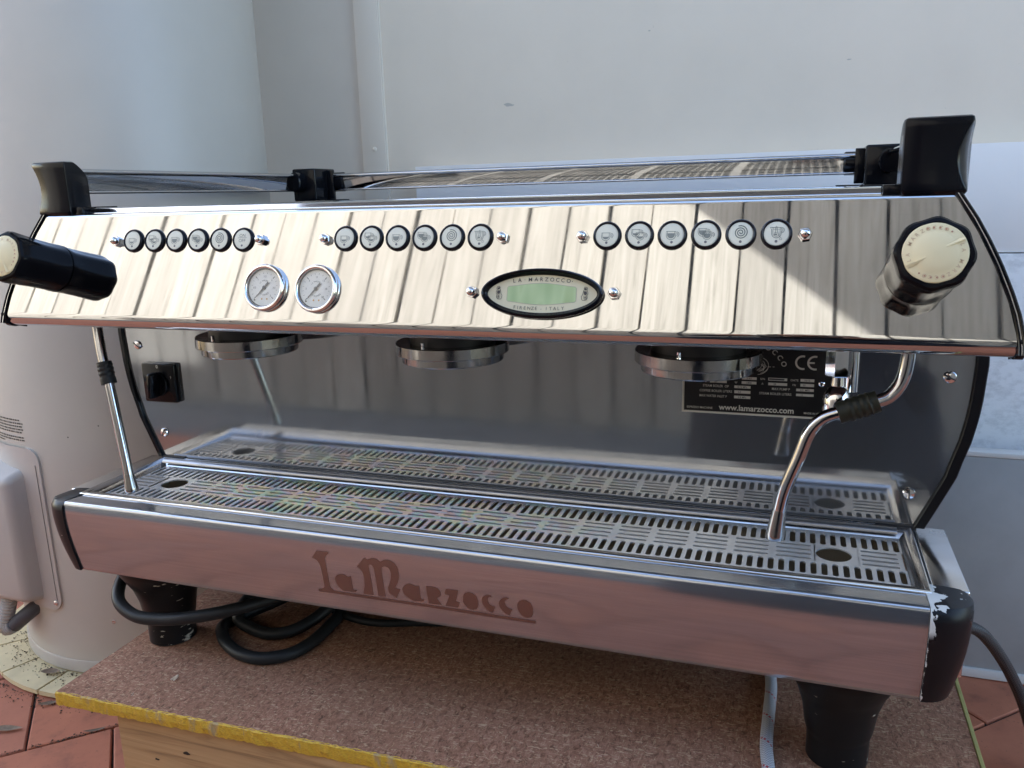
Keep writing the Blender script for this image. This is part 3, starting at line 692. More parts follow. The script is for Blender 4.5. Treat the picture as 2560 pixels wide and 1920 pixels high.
# ---- body shell: barrel-shaped sides, back, underside of the head
zs = [-.094, -.05, .0, .03, .06, .09, .12, .15, .18, .2185]
V, F = [], []
rows = []
for z in zs: w0 = wbody(z) + .002; rows.append([(-w0, .1835, z), (-w0, .600, z), (w0, .600, z), (w0, .1835, z)])
v_, f_ = loft(rows); put('body_shell', me('body_shell', v_, f_, True, 50), steel('side_steel', (.5, .5, .5), .2, .35), mc)
zs2 = [.2195, .235, .25, .27, .29, .31, .33, .3435]
rows = []
for z in zs2:
    w0 = win(z) + .003; yf = PB_.y + (z - PB_.z) * UPV.y / UPV.z + .03
    rows.append([(-w0, yf, z), (-w0, .600, z), (w0, .600, z), (w0, yf, z)])
v_, f_ = loft(rows); put('head_shell', me('head_shell', v_, f_, True, 50), MAT['black'], mc)
put('head_underside', box(-.52, .52, .033, .1795, .2228, .2268), 'dark_metal', mc)
# ---- top frame and perforated cup tray
tf = [(.0460, .3445), (.0440, .3449), (.0432, .3458), (.0432, .3466), (.0436, .3472), (.0440, .3476), (.0472, .3509), (.0478, .3514), (.0488, .3520), (.0500, .3523), (.0545, .3524), (.0555, .3516), (.0555, .3470)]
rows = [[(x, y, z) for x in (-.4215, -.2, 0, .2, .4215)] for y, z in tf]
v_, f_ = loft(rows); put('top_frame', me('top_frame', v_, f_, True, 60), 'frame', mc)
put('top_frame', box(-.42, .42, .575, .590, .345, .3526, .002), 'frame', mc)
for sg in (-1, 1): put('top_frame', box(sg * .4200 - .006, sg * .4200 + .006, .0560, .5745, .345, .3522, .002), 'frame', mc)
def holed(cells, th, name):
    """plate of rectangular cells, each with a stadium hole: (x0, x1, y0, y1, half length x, half length y, radius) ; z = 0 top"""
    V, F = [], []
    for x0, x1, y0, y1, cx, cy, hx, hy, r in cells:
        A = [math.atan2(y - cy, x - cx) for x in (x0, x1) for y in (y0, y1)]
        if hx == hy: A += [2 * math.pi * i / 28 for i in range(28)]
        else:
            for e_ in (0, 1):
                for k in range(7):
                    q = math.pi * k / 6 + math.pi * e_ - (math.pi / 2 if hx > hy else 0)
                    A.append(math.atan2((hy if not e_ else -hy) + r * math.sin(q), ((hx if not e_ else -hx) if hx > hy else 0) + r * math.cos(q)))
        A = sorted(set(round(a % (2 * math.pi), 6) for a in A)); b = len(V); n = len(A)
        for a in A:
            dx, dy = math.cos(a), math.sin(a)
            t = min([(x1 - cx) / dx if dx > 1e-9 else 1e9, (x0 - cx) / dx if dx < -1e-9 else 1e9, (y1 - cy) / dy if dy > 1e-9 else 1e9, (y0 - cy) / dy if dy < -1e-9 else 1e9])
            # stadium radius along the ray
            lo, hi = 0.0, t
            for _ in range(22):
                m_ = (lo + hi) / 2; X, Y = m_ * dx, m_ * dy
                q = math.hypot(max(0, abs(X) - hx), max(0, abs(Y) - hy))
                if q < r: lo = m_
                else: hi = m_
            V += [(cx + dx * t, cy + dy * t, 0), (cx + dx * lo, cy + dy * lo, 0), (cx + dx * lo, cy + dy * lo, -th)]
        for i in range(n):
            j = (i + 1) % n; p, q = b + 3 * i, b + 3 * j
            F += [(p, q, q + 1, p + 1), (p + 1, q + 1, q + 2, p + 2)]
    return me_raw(name, V, F)
cells = []
px_, py_ = .0138, .0120
for j in range(43):
    for i in range(59):
        x0 = -.4145 + i * .01405; y0 = .057 + j * .01205
        if (i // 12) != ((i + 1) // 12) or (j % 11) == 10: continue
        o_ = .0 
        cells.append((x0, x0 + .01405, y0, y0 + .01205, x0 + .007, y0 + .006, .0024, 0, .0040))
pl = holed(cells, .001, 'cup_tray'); put('cup_tray', pl, steel('cup_tray_steel', (.66, .66, .65), .12, .25, smear=20), mc, (0, 0, .3462))
put('cup_tray_floor', box(-.414, .414, .057, .574, .330, .334), 'dark_metal', mc)
# solid bands between the holes
V, F = [], []
for i in range(59):
    if (i // 12) != ((i + 1) // 12): b = len(V); x0 = -.4145 + i * .01405; V += [(x0, .057, 0), (x0 + .01405, .057, 0), (x0 + .01405, .574, 0), (x0, .574, 0)]; F.append((b, b + 1, b + 2, b + 3))
put('cup_tray_band', me_raw('bands', V, F), MAT['rail'], mc, (0, 0, .34605))
# ---- corner posts and cup rails
def post(sg):
    def prof_x(z):   # scooped outer side
        u = (z - .344) / .061; return .4800 - .0085 * math.sin(math.pi * min(1, max(0, (u - .05) / .88))) + (.0008 if u > .93 else 0) + .0035
    rows = []
    zs_ = [.3444, .3470, .350, .355, .362, .370, .378, .386, .393, .398, .4015, .4042, .4052]
    for z in zs_:
        u = (z - .344) / .061
        yb = .0635 if z < .386 else .0635 - .018 * ((z - .386) / .0192) ** 1.6
        e = .0022 if z in (zs_[0], zs_[-1]) else (.0006 if z in (zs_[1], zs_[-2]) else 0)
        xi, xf, xo = .4345 + e, prof_x(z) - e, .4866 - e; y0 = .0300 + e; b = .0022
        rows.append([(sg * x, y, z) for x, y in ((xi + b, y0), (xf - .0016, y0), (xf - .0004, y0 + .0008), (xf + (xo - xf) * .55, y0 + .0100), (xo, max(yb - .010, y0 + .015)), (xo - b, yb), (xi + b, yb), (xi, yb - b), (xi, y0 + b), (xi + .0006, y0 + .0006))])
    v_, f_ = loft(rows, True); n_ = 10; f_ += [tuple(range(n_)), tuple(range(len(v_) - 1, len(v_) - n_ - 1, -1))]
    p = put('front_post', me('front_post', v_, f_, True, 45), 'black_post', mc)
    put('post_foot', box(min(sg * .4220, sg * .4355), max(sg * .4220, sg * .4355), .0350, .056, .3452, .3540, .0008), 'black', mc)
    put('post_tab', box(min(sg * .4060, sg * .4340), max(sg * .4060, sg * .4340), .057, .072, .3528, .3541, .0004), 'black', mc)
for sg in (-1, 1): post(sg)
def rear_post(sg):
    X = lambda a, b: (min(sg * a, sg * b), max(sg * a, sg * b))
    p = put('rear_post', box(*X(.4405, .4860), .560, .628, .3530, .4080, .003, 3), 'black', mc)
    q = put('post_clip', lathe([(0, -.0165), (.017, -.0165), (.0195, -.014), (.0195, .014), (.017, .0165), (0, .0165)], 20, fac=lambda a, h: 1.0), 'black', mc, (sg * .4300, .618, .385), (0, R(90), 0))
    q.scale = (.86, .62, .95)
    q = put('post_clip', lathe([(0, -.0165), (.017, -.0165), (.0195, -.014), (.0195, .014), (.017, .0165), (0, .0165)], 20), 'black', mc, (sg * .468, .552, .385), (R(90), 0, 0))
    q.scale = (.62, .86, .95)
    put('post_fin', box(*X(.4290, .4415), .5995, .604, .356, .4055, .001), 'black', mc)
    put('post_tab', box(*X(.405, .445), .592, .612, .3528, .3548, .0006), 'black', mc)
for sg in (-1, 1): rear_post(sg)
def rail(p0, p1, inward):
    p0, p1, iw = Vector(p0), Vector(p1), Vector(inward)
    V, F = [], []
    band = [(.0030 * u - .0008 * u * u + .0006, .3722 + .0205 * u) for u in [k / 6 for k in range(7)]]
    bot = [(.0002 + .0019 * math.cos(R(a_)), .3712 + .0019 * math.sin(R(a_))) for a_ in range(0, 361, 30)]
    top = [(.0034 + .0034 * math.cos(R(a_)), .3958 + .0034 * math.sin(R(a_))) for a_ in range(0, 361, 24)]
    for pr in (band, [(d_ - .0009, z) for d_, z in band], bot, top):
        rows = [[p + iw * d_ + Vector((0, 0, z)) for d_, z in pr] for p in (p0, p0.lerp(p1, .33), p0.lerp(p1, .66), p1)]
        v_, f_ = loft(rows); b = len(V); V += v_; F += [tuple(b + i for i in q_) for q_ in f_]
    return put('cup_rail', me('cup_rail', V, F, True, 50), 'rail', mc)
rail((-.4480, .612, 0), (.4480, .612, 0), (0, -1, 0))
rail((-.4720, .060, 0), (-.4720, .575, 0), (1, 0, 0)); rail((.4720, .060, 0), (.4720, .575, 0), (-1, 0, 0))

# ---- buttons
bez = ring([(.0129, 0), (.0130, .0014), (.0122, .0030), (.0112, .0036), (.0105, .0030), (.0104, .0010), (.0104, 0)], 36)
bez.materials.append(MAT['bezel'])
cap = lathe([(.0104, .0004), (.0104, .0022), (.0100, .0027), (.0085, .0029), (0, .00295)], 32); cap.materials.append(MAT['btnface'])
lamp = lathe([(.0012, .0029), (.0011, .0031), (0, .0031)], 12); lamp.materials.append(MAT['led'])
def cup(f, x, y, k, full, w=.00030, fill=None):
    h, r = .0042 * k, .0030 * k
    pts = [(x - r, y + h * .5)] + [(x - r * math.cos(R(a)), y - h * .05 - r * 1.0 * math.sin(R(a))) for a in range(0, 181, 18)] + [(x + r, y + h * .5)]
    f.stroke(pts, w, True)
    ri = r * .76
    f.stroke([(x - ri, y + h * .5), (x - ri, y)] + [(x - ri * math.cos(R(a)), y - ri * .95 * math.sin(R(a))) for a in range(18, 163, 18)] + [(x + ri, y), (x + ri, y + h * .5)], w * .8)
    f.arc((x + r * 1.15, y + h * .05), r * .52, -70, 88, w); f.arc((x + r * 1.1, y + h * .05), r * .28, -75, 85, w * .8, 8)
    lvl = y + h * .22 if full else y - h * .14
    sx = ri * .98 if full else ri * .92
    P = [(x - sx, lvl)] + [(x - ri * .93 * math.cos(R(a)), min(lvl, y - ri * .88 * math.sin(R(a)))) for a in range(0 if full else 12, 181 if full else 170, 12)] + [(x + sx, lvl)]
    fill.poly(P)
def icon(j):
    f, g_ = Flat(.00305), Flat(.00300)
    if j == 0: cup(f, -.0006, -.0008, 1.0, False, fill=g_)
    elif j == 1: cup(f, -.0022, .0014, .95, False, fill=g_); blank(g_, .0010, -.0012); cup(f, .0008, -.0008, .95, False, fill=g_)
    elif j == 2: cup(f, -.0006, -.0004, 1.05, True, fill=g_)
    elif j == 3: cup(f, -.0022, .0014, .95, True, fill=g_); cup(f, .0008, -.0008, .95, True, fill=g_)
    elif j == 4: f.stroke([((.0004 + .0041 * (a / 1040)) * math.cos(R(a + 150)) * 1.0, .0006 + (.0004 + .0041 * (a / 1040)) * math.sin(R(a + 150))) for a in range(0, 1041, 20)], .00062)
    elif j == 5:
        f.stroke([(-.0040, .0036), (-.0030, .0022), (-.0029, -.0002)] + [(-.0029 * math.cos(R(a)), -.0002 - .0030 * math.sin(R(a))) for a in range(15, 166, 15)] + [(.0029, -.0002), (.0029, .0036)], .00032, True)
        f.stroke([(-.0022, .0036), (-.0022, 0)] + [(-.0022 * math.cos(R(a)), -.0022 * math.sin(R(a))) for a in range(20, 161, 20)] + [(.0022, 0), (.0022, .0036)], .00022)
        f.arc((.0030, .0018), .0017, -85, 85, .0003); f.arc((.0030, .0018), .0009, -85, 85, .00025, 8); f.stroke([(-.0022, .0024), (.0022, .0024)], .0002)
        f.stroke([(-.0006, -.0004), (-.0005, .0040), (-.0001, .0045), (.0002, .0040), (.0004, .0016), (.0016, -.0016), (.0026, -.0030)], .00026)
        f.stroke([(-.0013, .0002), (.0004, .0002), (.0004, -.0014), (-.0013, -.0014)], .00022, True); g_.poly([(-.0013, -.0005), (.0004, -.0005), (.0004, -.0014), (-.0013, -.0014)])
        f.stroke([(.0020, -.0034), (.0034, -.0032), (.0034, -.0043), (.0020, -.0045)], .00022, True)
    else:
        f.text('ON', (0, .0027), .0026); f.stroke([(-.0042, .0008), (.0042, .0008)], .0003); f.text('OFF', (0, -.0014), .0026)
    for q_ in (f, g_): q_.V = [(x * 1.32, y * 1.32 + .0004, z) for x, y, z in q_.V]
    return f.mesh('icon'), (g_.mesh('icon_fill') if g_.V else None)
def blank(g_, x, y): pass
icons = [icon(j) for j in range(7)]
for j, (a, b) in enumerate(icons):
    a.materials.append(MAT['icon'])
    if b: b.materials.append(MAT['icon_fill'])
faded = []
for a, b in icons:
    a2 = a.copy(); a2.materials[0] = MAT['icon_faded']; faded.append((a2, b))
GX = .2683
for k in (-1, 0, 1):
    for j in range(6):
        q = put('button', bez, None, mc, on(k * GX - .0002 + (j - 2.5) * .0291, .0846), TILT)
        put('button_face', cap, None, q); put('indicator', lamp, None, q, (0, -.0067, 0))
        ic = (icons if k == 1 else faded)[6 if (k == -1 and j == 5) else j]
        put('icon', ic[0], None, q)
        if ic[1]: put('icon_fill', ic[1], None, q)
hexm = lathe([(.0058, 0), (.0058, .0038), (.0054, .0042), (.0040, .0042)], 6, smooth=False); hexm.materials.append(MAT['chrome'])
dome = lathe([(.0041, .0040), (.0041, .0066)] + [(.0041 * math.cos(R(a)), .0066 + .0038 * math.sin(R(a))) for a in (15, 30, 45, 60, 75)] + [(0, .0104)], 24); dome.materials.append(MAT['chrome'])
for x, s in [(k * GX + e * .0955, .0838) for k in (-1, 0, 1) for e in (-1, 1)] + [(.0685, .0317), (.2052, .0322)]:
    q = put('dome_nut', hexm, None, mc, on(x, s), (TILT[0], 0, 0)); q.rotation_euler.rotate_axis('Z', random.uniform(0, 1)); put('nut_dome', dome, None, q)

# ---- pressure gauges
gb = ring([(.0216, 0), (.0250, 0), (.0256, .0030), (.0256, .0070), (.0250, .0102), (.0238, .0120), (.0224, .0122), (.0213, .0112), (.0208, .0090), (.0208, .0040), (.0208, 0)], 64); gb.materials.append(MAT['chrome'])
dl = lathe([(.0208, .0056), (.0, .0057)], 48); dl.materials.append(MAT['dial'])
gl = lathe([(.0208, .0088), (0, .0090)], 48); gl.materials.append(MAT['glass'])
gi = ring([(.0208, .0031), (.0208, .0088), (.0198, .0060), (.0198, .0031)], 48); gi.materials.append(MAT['dark_metal'])
def dialprint(nums, red):
    f = Flat(.0058)
    for i in range(31):
        a = 225 - 270 * i / 30
        if i % 2 == 0: r0, r1 = (.0140, .0168) if i % 10 == 0 else (.0150, .0166); f.stroke([(r0 * math.cos(R(a)), r0 * math.sin(R(a))), (r1 * math.cos(R(a)), r1 * math.sin(R(a)))], .0007 if i % 10 == 0 else .0003)
    for i, n_ in enumerate(nums):
        a = 225 - 270 * i / (len(nums) - 1); f.text(n_, (.0122 * math.cos(R(a)), .0122 * math.sin(R(a))), .0021)
    f.arctext('LA MARZOCCO', (0, 0), .0078, 145, 35, .0015); f.arctext('FIRENZE', (0, 0), .0078, -125, -40, .0017, inward=True)
    f.poly([(-.0112, -.0122), (-.0098, -.0136), (-.0110, -.0146), (-.0122, -.0134)])
    return f.mesh('dial_print')
nd = Flat(.0070); ca = R(228)
d_ = Vector((math.cos(ca), math.sin(ca))); n_ = Vector((-d_.y, d_.x))
nd.poly([tuple(d_ * .0150 + n_ * .0002), tuple(d_ * .0020 + n_ * .0011), tuple(-d_ * .0020 + n_ * .0011), tuple(-d_ * .0075 + n_ * .0014), tuple(-d_ * .0075 - n_ * .0014), tuple(-d_ * .0020 - n_ * .0011), tuple(d_ * .0020 - n_ * .0011), tuple(d_ * .0150 - n_ * .0002)])
nm = nd.mesh('needle'); nm.materials.append(MAT['needle'])
hubm = lathe([(.0022, .0058), (.0022, .0074), (.0014, .0078), (0, .0079)], 16); hubm.materials.append(MAT['needle'])
dotm = lathe([(.0010, .0057), (.0008, .0062), (0, .0063)], 10); dotm.materials.append(MAT['brass'])
for x, s, nums in ((-.1629, .0333, ('0', '0.5', '1', '1.5', '2', '2.5', '3')), (-.1010, .0328, ('0', '3', '6', '9', '12', '15', '18'))):
    q = put('pressure_gauge', gb, None, mc, on(x, s), TILT); q.scale = (.965, .965, .60)
    put('dial', dl, None, q); put('dial_print', dialprint(nums, 0), 'ink_grey', q); put('needle', nm, None, q); put('needle_hub', hubm, None, q); put('bezel_liner', gi, None, q); put('gauge_glass', gl, None, q)
    for ax in (-.0022, .0042): put('dial_screw', dotm, None, q, (ax, -.0122, 0))

# ---- oval display
AX, BX = .0583, .0234
q = put('display', ring([(.855, 0), (.97, 0), (1.0, .0025), (.998, .0052), (.975, .0080), (.945, .0086), (.915, .0074), (.90, .0055), (.865, .0045), (.855, .0030)], 72, AX, BX), 'black', mc, on(.1373, .0307), TILT)
# keep the bezel equally wide all round: the inner oval is offset, not scaled
for v in q.data.vertices:
    r = math.hypot(v.co.x / AX, v.co.y / BX)
    if r < .999:
        c_, s_ = v.co.x / AX / r, v.co.y / BX / r; off = (1 - r) * .0400
        nx_, ny_ = c_ / AX, s_ / BX; l_ = math.hypot(nx_, ny_); v.co.x = AX * c_ - nx_ / l_ * off; v.co.y = BX * s_ - ny_ / l_ * off
A2, B2 = AX - .0050, BX - .0050
dp = lathe([(1, .0026), (0, .00262)], 72)
for v in dp.vertices: v.co.x *= A2; v.co.y *= B2
put('face_plate', dp, 'plate_cream', q)
scr = [(-.0330, .0052), (-.0318, .0066)] + [(-.029 + .058 * i / 12, .0066 + .0030 * math.sin(math.pi * i / 12)) for i in range(1, 12)] + [(.0318, .0066), (.0330, .0052), (.0330, -.0060), (.0318, -.0072)] + [(.029 - .058 * i / 12, -.0072 - .0028 * math.sin(math.pi * i / 12)) for i in range(1, 12)] + [(-.0318, -.0072), (-.0330, -.0060)]
f = Flat(.0028); f.poly(scr); put('screen', f.mesh('screen'), 'lcd', q)
f = Flat(.00285); f.stroke([(x * 1.006, y * 1.02) for x, y in scr], .0005, True); put('screen_rim', f.mesh('screen_rim'), M('screen_rim', (.42, .40, .31), .4), q)
f = Flat(.0030); S = 'LA\u00b7MARZOCCO'; xs_ = (-.0268, -.0215, -.0165, -.0112, -.0055, -.0003, .0045, .0098, .0150, .0200, .0255)
for ch, x in zip(S, xs_): f.text(ch, (x, .0125 + .0010 * (1 - (x / .0285) ** 2) * 1.6 - .0006), .0036, -x * 200, bold=.004)
f.disc((.0290, .0117), .0004, 8); put('name_lettering', f.mesh('name_lettering'), 'ink_grey', q); f = Flat(.0030)
S = 'FIRENZE-ITALY'; xs_ = (-.0250, -.0219, -.0187, -.0149, -.0110, -.0075, -.0040, .0008, .0058, .0098, .0138, .0175, .0212)
for ch, x in zip(S, xs_): f.text(ch, (x, -.0126 - .0010 * (1 - (x / .027) ** 2)), .0031, x * 120, bold=-.004)
put('town_lettering', f.mesh('town_lettering'), 'ink_grey', q)
for sg in (-1, 1):
    f = Flat(.0030); X = lambda P: [(sg * (-.0415) + sg * (-x), y - .0002) for x, y in P]
    f.stroke(X([(-.0004, .0068), (.0014, .0066), (.0022, .0050), (.0016, .0036), (.0024, .0022), (.0026, .0004), (.0016, -.0010), (.0022, -.0030), (.0012, -.0050), (-.0006, -.0052)]), .00045)
    f.stroke(X([(-.0004, .0068), (-.0012, .0056), (-.0009, .0044), (-.0016, .0034), (-.0020, .0012), (-.0026, -.0010), (-.0034, -.0014), (-.0030, -.0044), (-.0022, -.0052), (-.0006, -.0052)]), .00045)
    f.poly(X([(-.0008, .0060), (.0010, .0058), (.0014, .0042), (.0004, .0036), (-.0006, .0044)])); f.poly(X([(-.0014, .0030), (.0012, .0030), (.0018, .0010), (.0010, -.0006), (-.0012, .0000)]))
    f.stroke(X([(.0016, -.0012), (-.0012, -.0012), (-.0012, -.0034), (.0002, -.0052), (.0016, -.0034)]), .00035, True); f.stroke(X([(.0002, -.0016), (.0002, -.0042)]), .0006); f.stroke(X([(-.0006, -.0026), (.0010, -.0026)]), .0006)
    put('lion_emblem', f.mesh('lion_emblem'), 'ink', q)

# ---- steam knobs
def oct_(a, h):
    if h < .0005: return 1.0
    k = min(1, max(0, (h - .001) / .012)); return 1.0 - k * .055 * (0.5 - 0.5 * math.cos(8 * a + .6))
kb = lathe([(.0262, 0), (.0272, .0010), (.0274, .0030), (.0268, .010), (.0270, .030), (.0280, .052), (.0284, .060), (.0276, .0646), (.0258, .0668), (.0232, .0672), (.0226, .0664)], 64, fac=oct_, sharp=25); kbm_ = plastic('knob_black', (0.006, 0.006, 0.008), 0.14, var=0.06); B(kbm_).inputs['Specular IOR Level'].default_value = 0.10; kb.materials.append(kbm_)
kc = lathe([(.0222, .0655), (.0222, .0668), (.0217, .0674), (.0208, .0677), (.0158, .0680), (.0150, .0684), (.010, .0696), (.005, .0702), (0, .0704)], 48); kc.materials.append(MAT['cream'])
kt = Flat(.0680)
kt.arctext('LA MARZOCCO', (0, 0), .0183, 205, 62, .0027, bold=.01)
km = kt.mesh('knob_print'); km.materials.append(MAT['cream_letter'])
kd = Flat(.0681)
for i, a in enumerate((205, 192, 153, 140, 127, 114, 101, 88, 75, 62)):
    if i > 4: kd.disc((.0183 * math.cos(R(a - 6)), .0183 * math.sin(R(a - 6))), .0007, 8)
kdm = kd.mesh('knob_letter_stain'); kdm.materials.append(MAT['cream_mark'])
def wedge(a):
    d = Vector((math.cos(R(a)), math.sin(R(a)))); p = Vector((-d.y, d.x)); V = []
    A = d * .0213; Bp = d * .0075
    V = [(*(A + p * .0006), .0681), (*(A - p * .0002), .0681), (*(A - p * .0001), .0694), (*(A + p * .0026), .0680), (*(Bp), .0701), (*(Bp - p * .0003), .0697), (*(Bp + p * .0012), .0700)]
    return me('pointer', V, [(0, 1, 2), (1, 5, 4, 2), (2, 4, 6, 3), (0, 2, 3)])
for sg in (-1, 1):
    ang = 27 if sg > 0 else 118
    q = put('steam_knob', kb, None, mc, on(sg * .4528, .0536), TILT); cp_ = put('knob_cap', kc, None, q)
    for o_ in (0, 180): put('pointer', wedge(ang + o_), 'cream', q)
    for o_ in (0, 180): z_ = put('knob_lettering', km, None, q); z_.rotation_euler = (0, 0, R(ang - 27 + o_)); z_ = put('letter_stain', kdm, None, q); z_.rotation_euler = (0, 0, R(ang - 27 + o_))

# ---- group heads
for k in (-1, 0, 1):
    gq = put('group_head', lathe([(.040, .2230), (.046, .215), (.046, .1985), (.058, .1985), (.0600, .1988), (.0622, .1988), (.0630, .1980), (.0632, .1874), (.0627, .1866), (.0560, .1864)], 72, sharp=22), 'chrome_worn', mc, (k * GX, .112, 0))
    put('group_ring', lathe([(.0568, .1862), (.0568, .1782), (.0562, .1772), (.0535, .1766), (.0500, .1778), (.044, .184), (.0, .184)], 72, sharp=22), 'chrome_worn', gq)
    put('group_neck', lathe([(.0592, .1979), (.0470, .1979), (.0470, .2226)], 48), 'dark_metal', gq)
    put('group_bolt', lathe([(.0022, .1975), (.0022, .204), (.0016, .2045), (0, .2045)], 10), 'chrome', gq, (-.012, -.052, 0))

# ---- backsplash with its black edging, screws, rating plate and switch
YB = .1808
zs3 = [.0032 + (.2226 - .0032) * i / 30 for i in range(31)]
rows = [[(wbody(z) * (2 * i / 24 - 1), YB, z) for i in range(25)] for z in zs3]
v_, f_ = loft(rows); put('backsplash', me('backsplash', v_, f_, True, 50), 'splash', mc)
for sg in (-1, 1):
    wd = .0068 if sg < 0 else .0105
    rows = [[(sg * (wbody(z) + a), y, z) for a, y in ((-.0008, YB + .002), (-.0008, YB - .0030), (.0004, YB - .0042), (wd - .001, YB - .0042), (wd, YB - .003), (wd, YB + .012))] for z in zs3]
    v_, f_ = loft(rows); put('edge_trim', me('edge_trim', v_, f_, True, 45), 'black_chip' if sg > 0 else 'black', mc)
    x0, x1 = sorted((sg * .450, sg * .4895)); put('drain_slot', box(x0, x1, YB - .0030, YB + .003, -.0002, .0046), 'dark_metal', mc)
sm_ = lathe([(.0062, 0), (.0062, .0008), (.0052, .0022), (.0028, .0030), (0, .0032)], 24); sm_.materials.append(MAT['chrome'])
slot = box(-.0058, .0058, -.0007, .0007, .0012, .0034); slot.materials.append(MAT['ink'])
for (x, z), a in (((-.508, .1641), -35), ((-.4806, .0391), 62), ((.5079, .1649), 152), ((.4798, .0396), 92)):
    q = put('panel_screw', sm_, None, mc, (x, YB - .0002, z), (R(90), 0, 0)); q.rotation_euler.rotate_axis('Z', R(a)); put('screw_slot', slot, None, q)
# rating plate
rp = put('rating_plate', box(.2446, .4000, YB - .0014, YB - .0002, .1138, .2100), 'white_ink', mc)
put('plate_field', box(.2470, .3976, YB - .0019, YB - .0013, .1162, .2076), 'plate_black', rp)
f = Flat(0)
for s, x0, z0, x1, h in (('STEAM BOILER  OP', .267, .1452, .2945, .0026), ('COFFEE BOILER LITERS', .2636, .1396, .2981, .0026), ('MAX WATER INLET P', .2636, .1338, .2928, .0026), ('ESPRESSO MACHINE', .2502, .1201, .2778, .0023), ('www.lamarzocco.com', .2846, .1218, .3623, .0062), ('MADE IN ITALY', .3726, .1200, .3925, .0020), ('W', .3005, .150, .3033, .0022), ('S/N', .3269, .1552, .3316, .0022), ('A', .3283, .150, .3304, .0022), ('DATE', .3578, .1552, .3655, .0022), ('Hz', .3599, .1502, .3633, .0022), ('MAX PUMP P', .3392, .1449, .3574, .0026), ('STEAM BOILER LITERS', .3264, .1395, .3591, .0026), ('V', .2690, .1498, .2712, .0022), ('MODEL', .2945, .1552, .3060, .0022)):
    f.text(s, (x0, z0), h, width=x1 - x0, align='L', bold=.02 if h > .005 else .006)
f.arctext('LA MARZOCCO', (.3170, .1560), .0370, 155, 20, .0052, bold=.01)
f.arc((.3690, .1745), .0068, 75, 285, .0020, 16); f.arc((.3810, .1745), .0068, 75, 285, .0020, 16); f.stroke([(.3752, .1745), (.3806, .1745)], .0018)
for k in range(4): f.arc((.3200 + .0008 * k, .1700), .0040 + .0028 * k, -70, 60, .0004, 12, .75)
for k in range(4): f.stroke([(.3215 + .0045 * k * .6, .1760 - .002 * k), (.3330 - .001 * k, .1690 - .0012 * k), (.3230 + .002 * k, .1640 - .0002 * k)], .0004)
f.arc((.3230, .1690), .0115, -85, -5, .0005, 12, .8); f.stroke([(.3340, .1686), (.3372, .1687)], .0005); f.stroke([(.3390, .1687), (.3408, .1688)], .0005)
pr_ = put('plate_lettering', f.mesh('plate_lettering'), 'white_ink', rp, (0, YB - .00195, 0), (R(90), 0, 0))
f = Flat(0); f2 = Flat(.00006)
for s, x0, z1, x1, z0 in (('3 AV', .3079, .1565, .3232, .1536), ('5800', .3078, .1517, .3231, .1487), ('0.15 MPa', .3003, .1466, .3172, .1437), ('5.0', .3004, .1412, .3173, .138), ('0.8 MPa', .3004, .1353, .3174, .1323), ('220', .2744, .1515, .2922, .1488), ('', .3351, .1568, .3542, .1538), ('28', .3352, .1515, .3544, .1486), ('10/15', .3675, .157, .3812, .154), ('50', .3676, .1518, .3812, .1487), ('0.9  MPa', .3637, .1463, .3812, .1435), ('11', .3638, .1408, .3813, .1382)):
    f.poly([(x0, z0), (x1, z0), (x1, z1), (x0, z1)])
    if s: f2.text(s, ((x0 + x1) / 2 - (.003 if len(s) < 4 else 0), (z0 + z1) / 2), .0019, bold=.01)
    else: f2.poly([(x0 + .0006, z0 + .0007), (x1 - .003, z0 + .0006), (x1 - .0026, z1 - .0007), (x0 + .0008, z1 - .0005)])
put('plate_boxes', f.mesh('plate_boxes'), 'white_ink', rp, (0, YB - .00196, 0), (R(90), 0, 0)); put('plate_values', f2.mesh('plate_values'), 'ink', rp, (0, YB - .0020, 0), (R(90), 0, 0))
put('rivet', ring([(.0012, 0), (.0031, 0), (.0030, .0008), (.0022, .0013), (.0014, .0010), (.0012, .0004)], 20), 'chrome', rp, (.3886, YB - .0019, .1526), (R(90), 0, 0))
# power switch
sw = put('power_switch', box(-.4995, -.4448, YB - .0085, YB - .0002, .0852, .1402, .0022), 'black', mc)
put('switch_dial', lathe([(.0170, 0), (.0170, .004), (.0162, .005), (0, .005)], 32), 'black', sw, (-.4722, YB - .0085, .1118), (R(90), 0, 0))
kbm = bmesh.new(); bmesh.ops.create_cube(kbm, size=1)
for v in kbm.verts: v.co = Vector((v.co.x * (.0105 if v.co.z < 0 else .0075), v.co.y * .036, v.co.z * .016 + .0125))
bmesh.ops.bevel(kbm, geom=list(kbm.edges), offset=.003, segments=3, profile=.5, affect='EDGES'); d = bpy.data.meshes.new('switch_handle'); kbm.to_mesh(d); kbm.free()
for p in d.polygons: p.use_smooth = True
hd = put('switch_handle', d, 'black', sw, (-.4722, YB - .0085, .1118), (R(90), 0, 0)); hd.rotation_euler.rotate_axis('Z', R(-8))
f = Flat(0); f.text('0', (-.4722, .1362), .0046, bold=.01); f.text('1', (-.4505, .122), .003); put('switch_print', f.mesh('switch_print'), 'white_ink', sw, (0, YB - .0088, 0), (R(90), 0, 0))

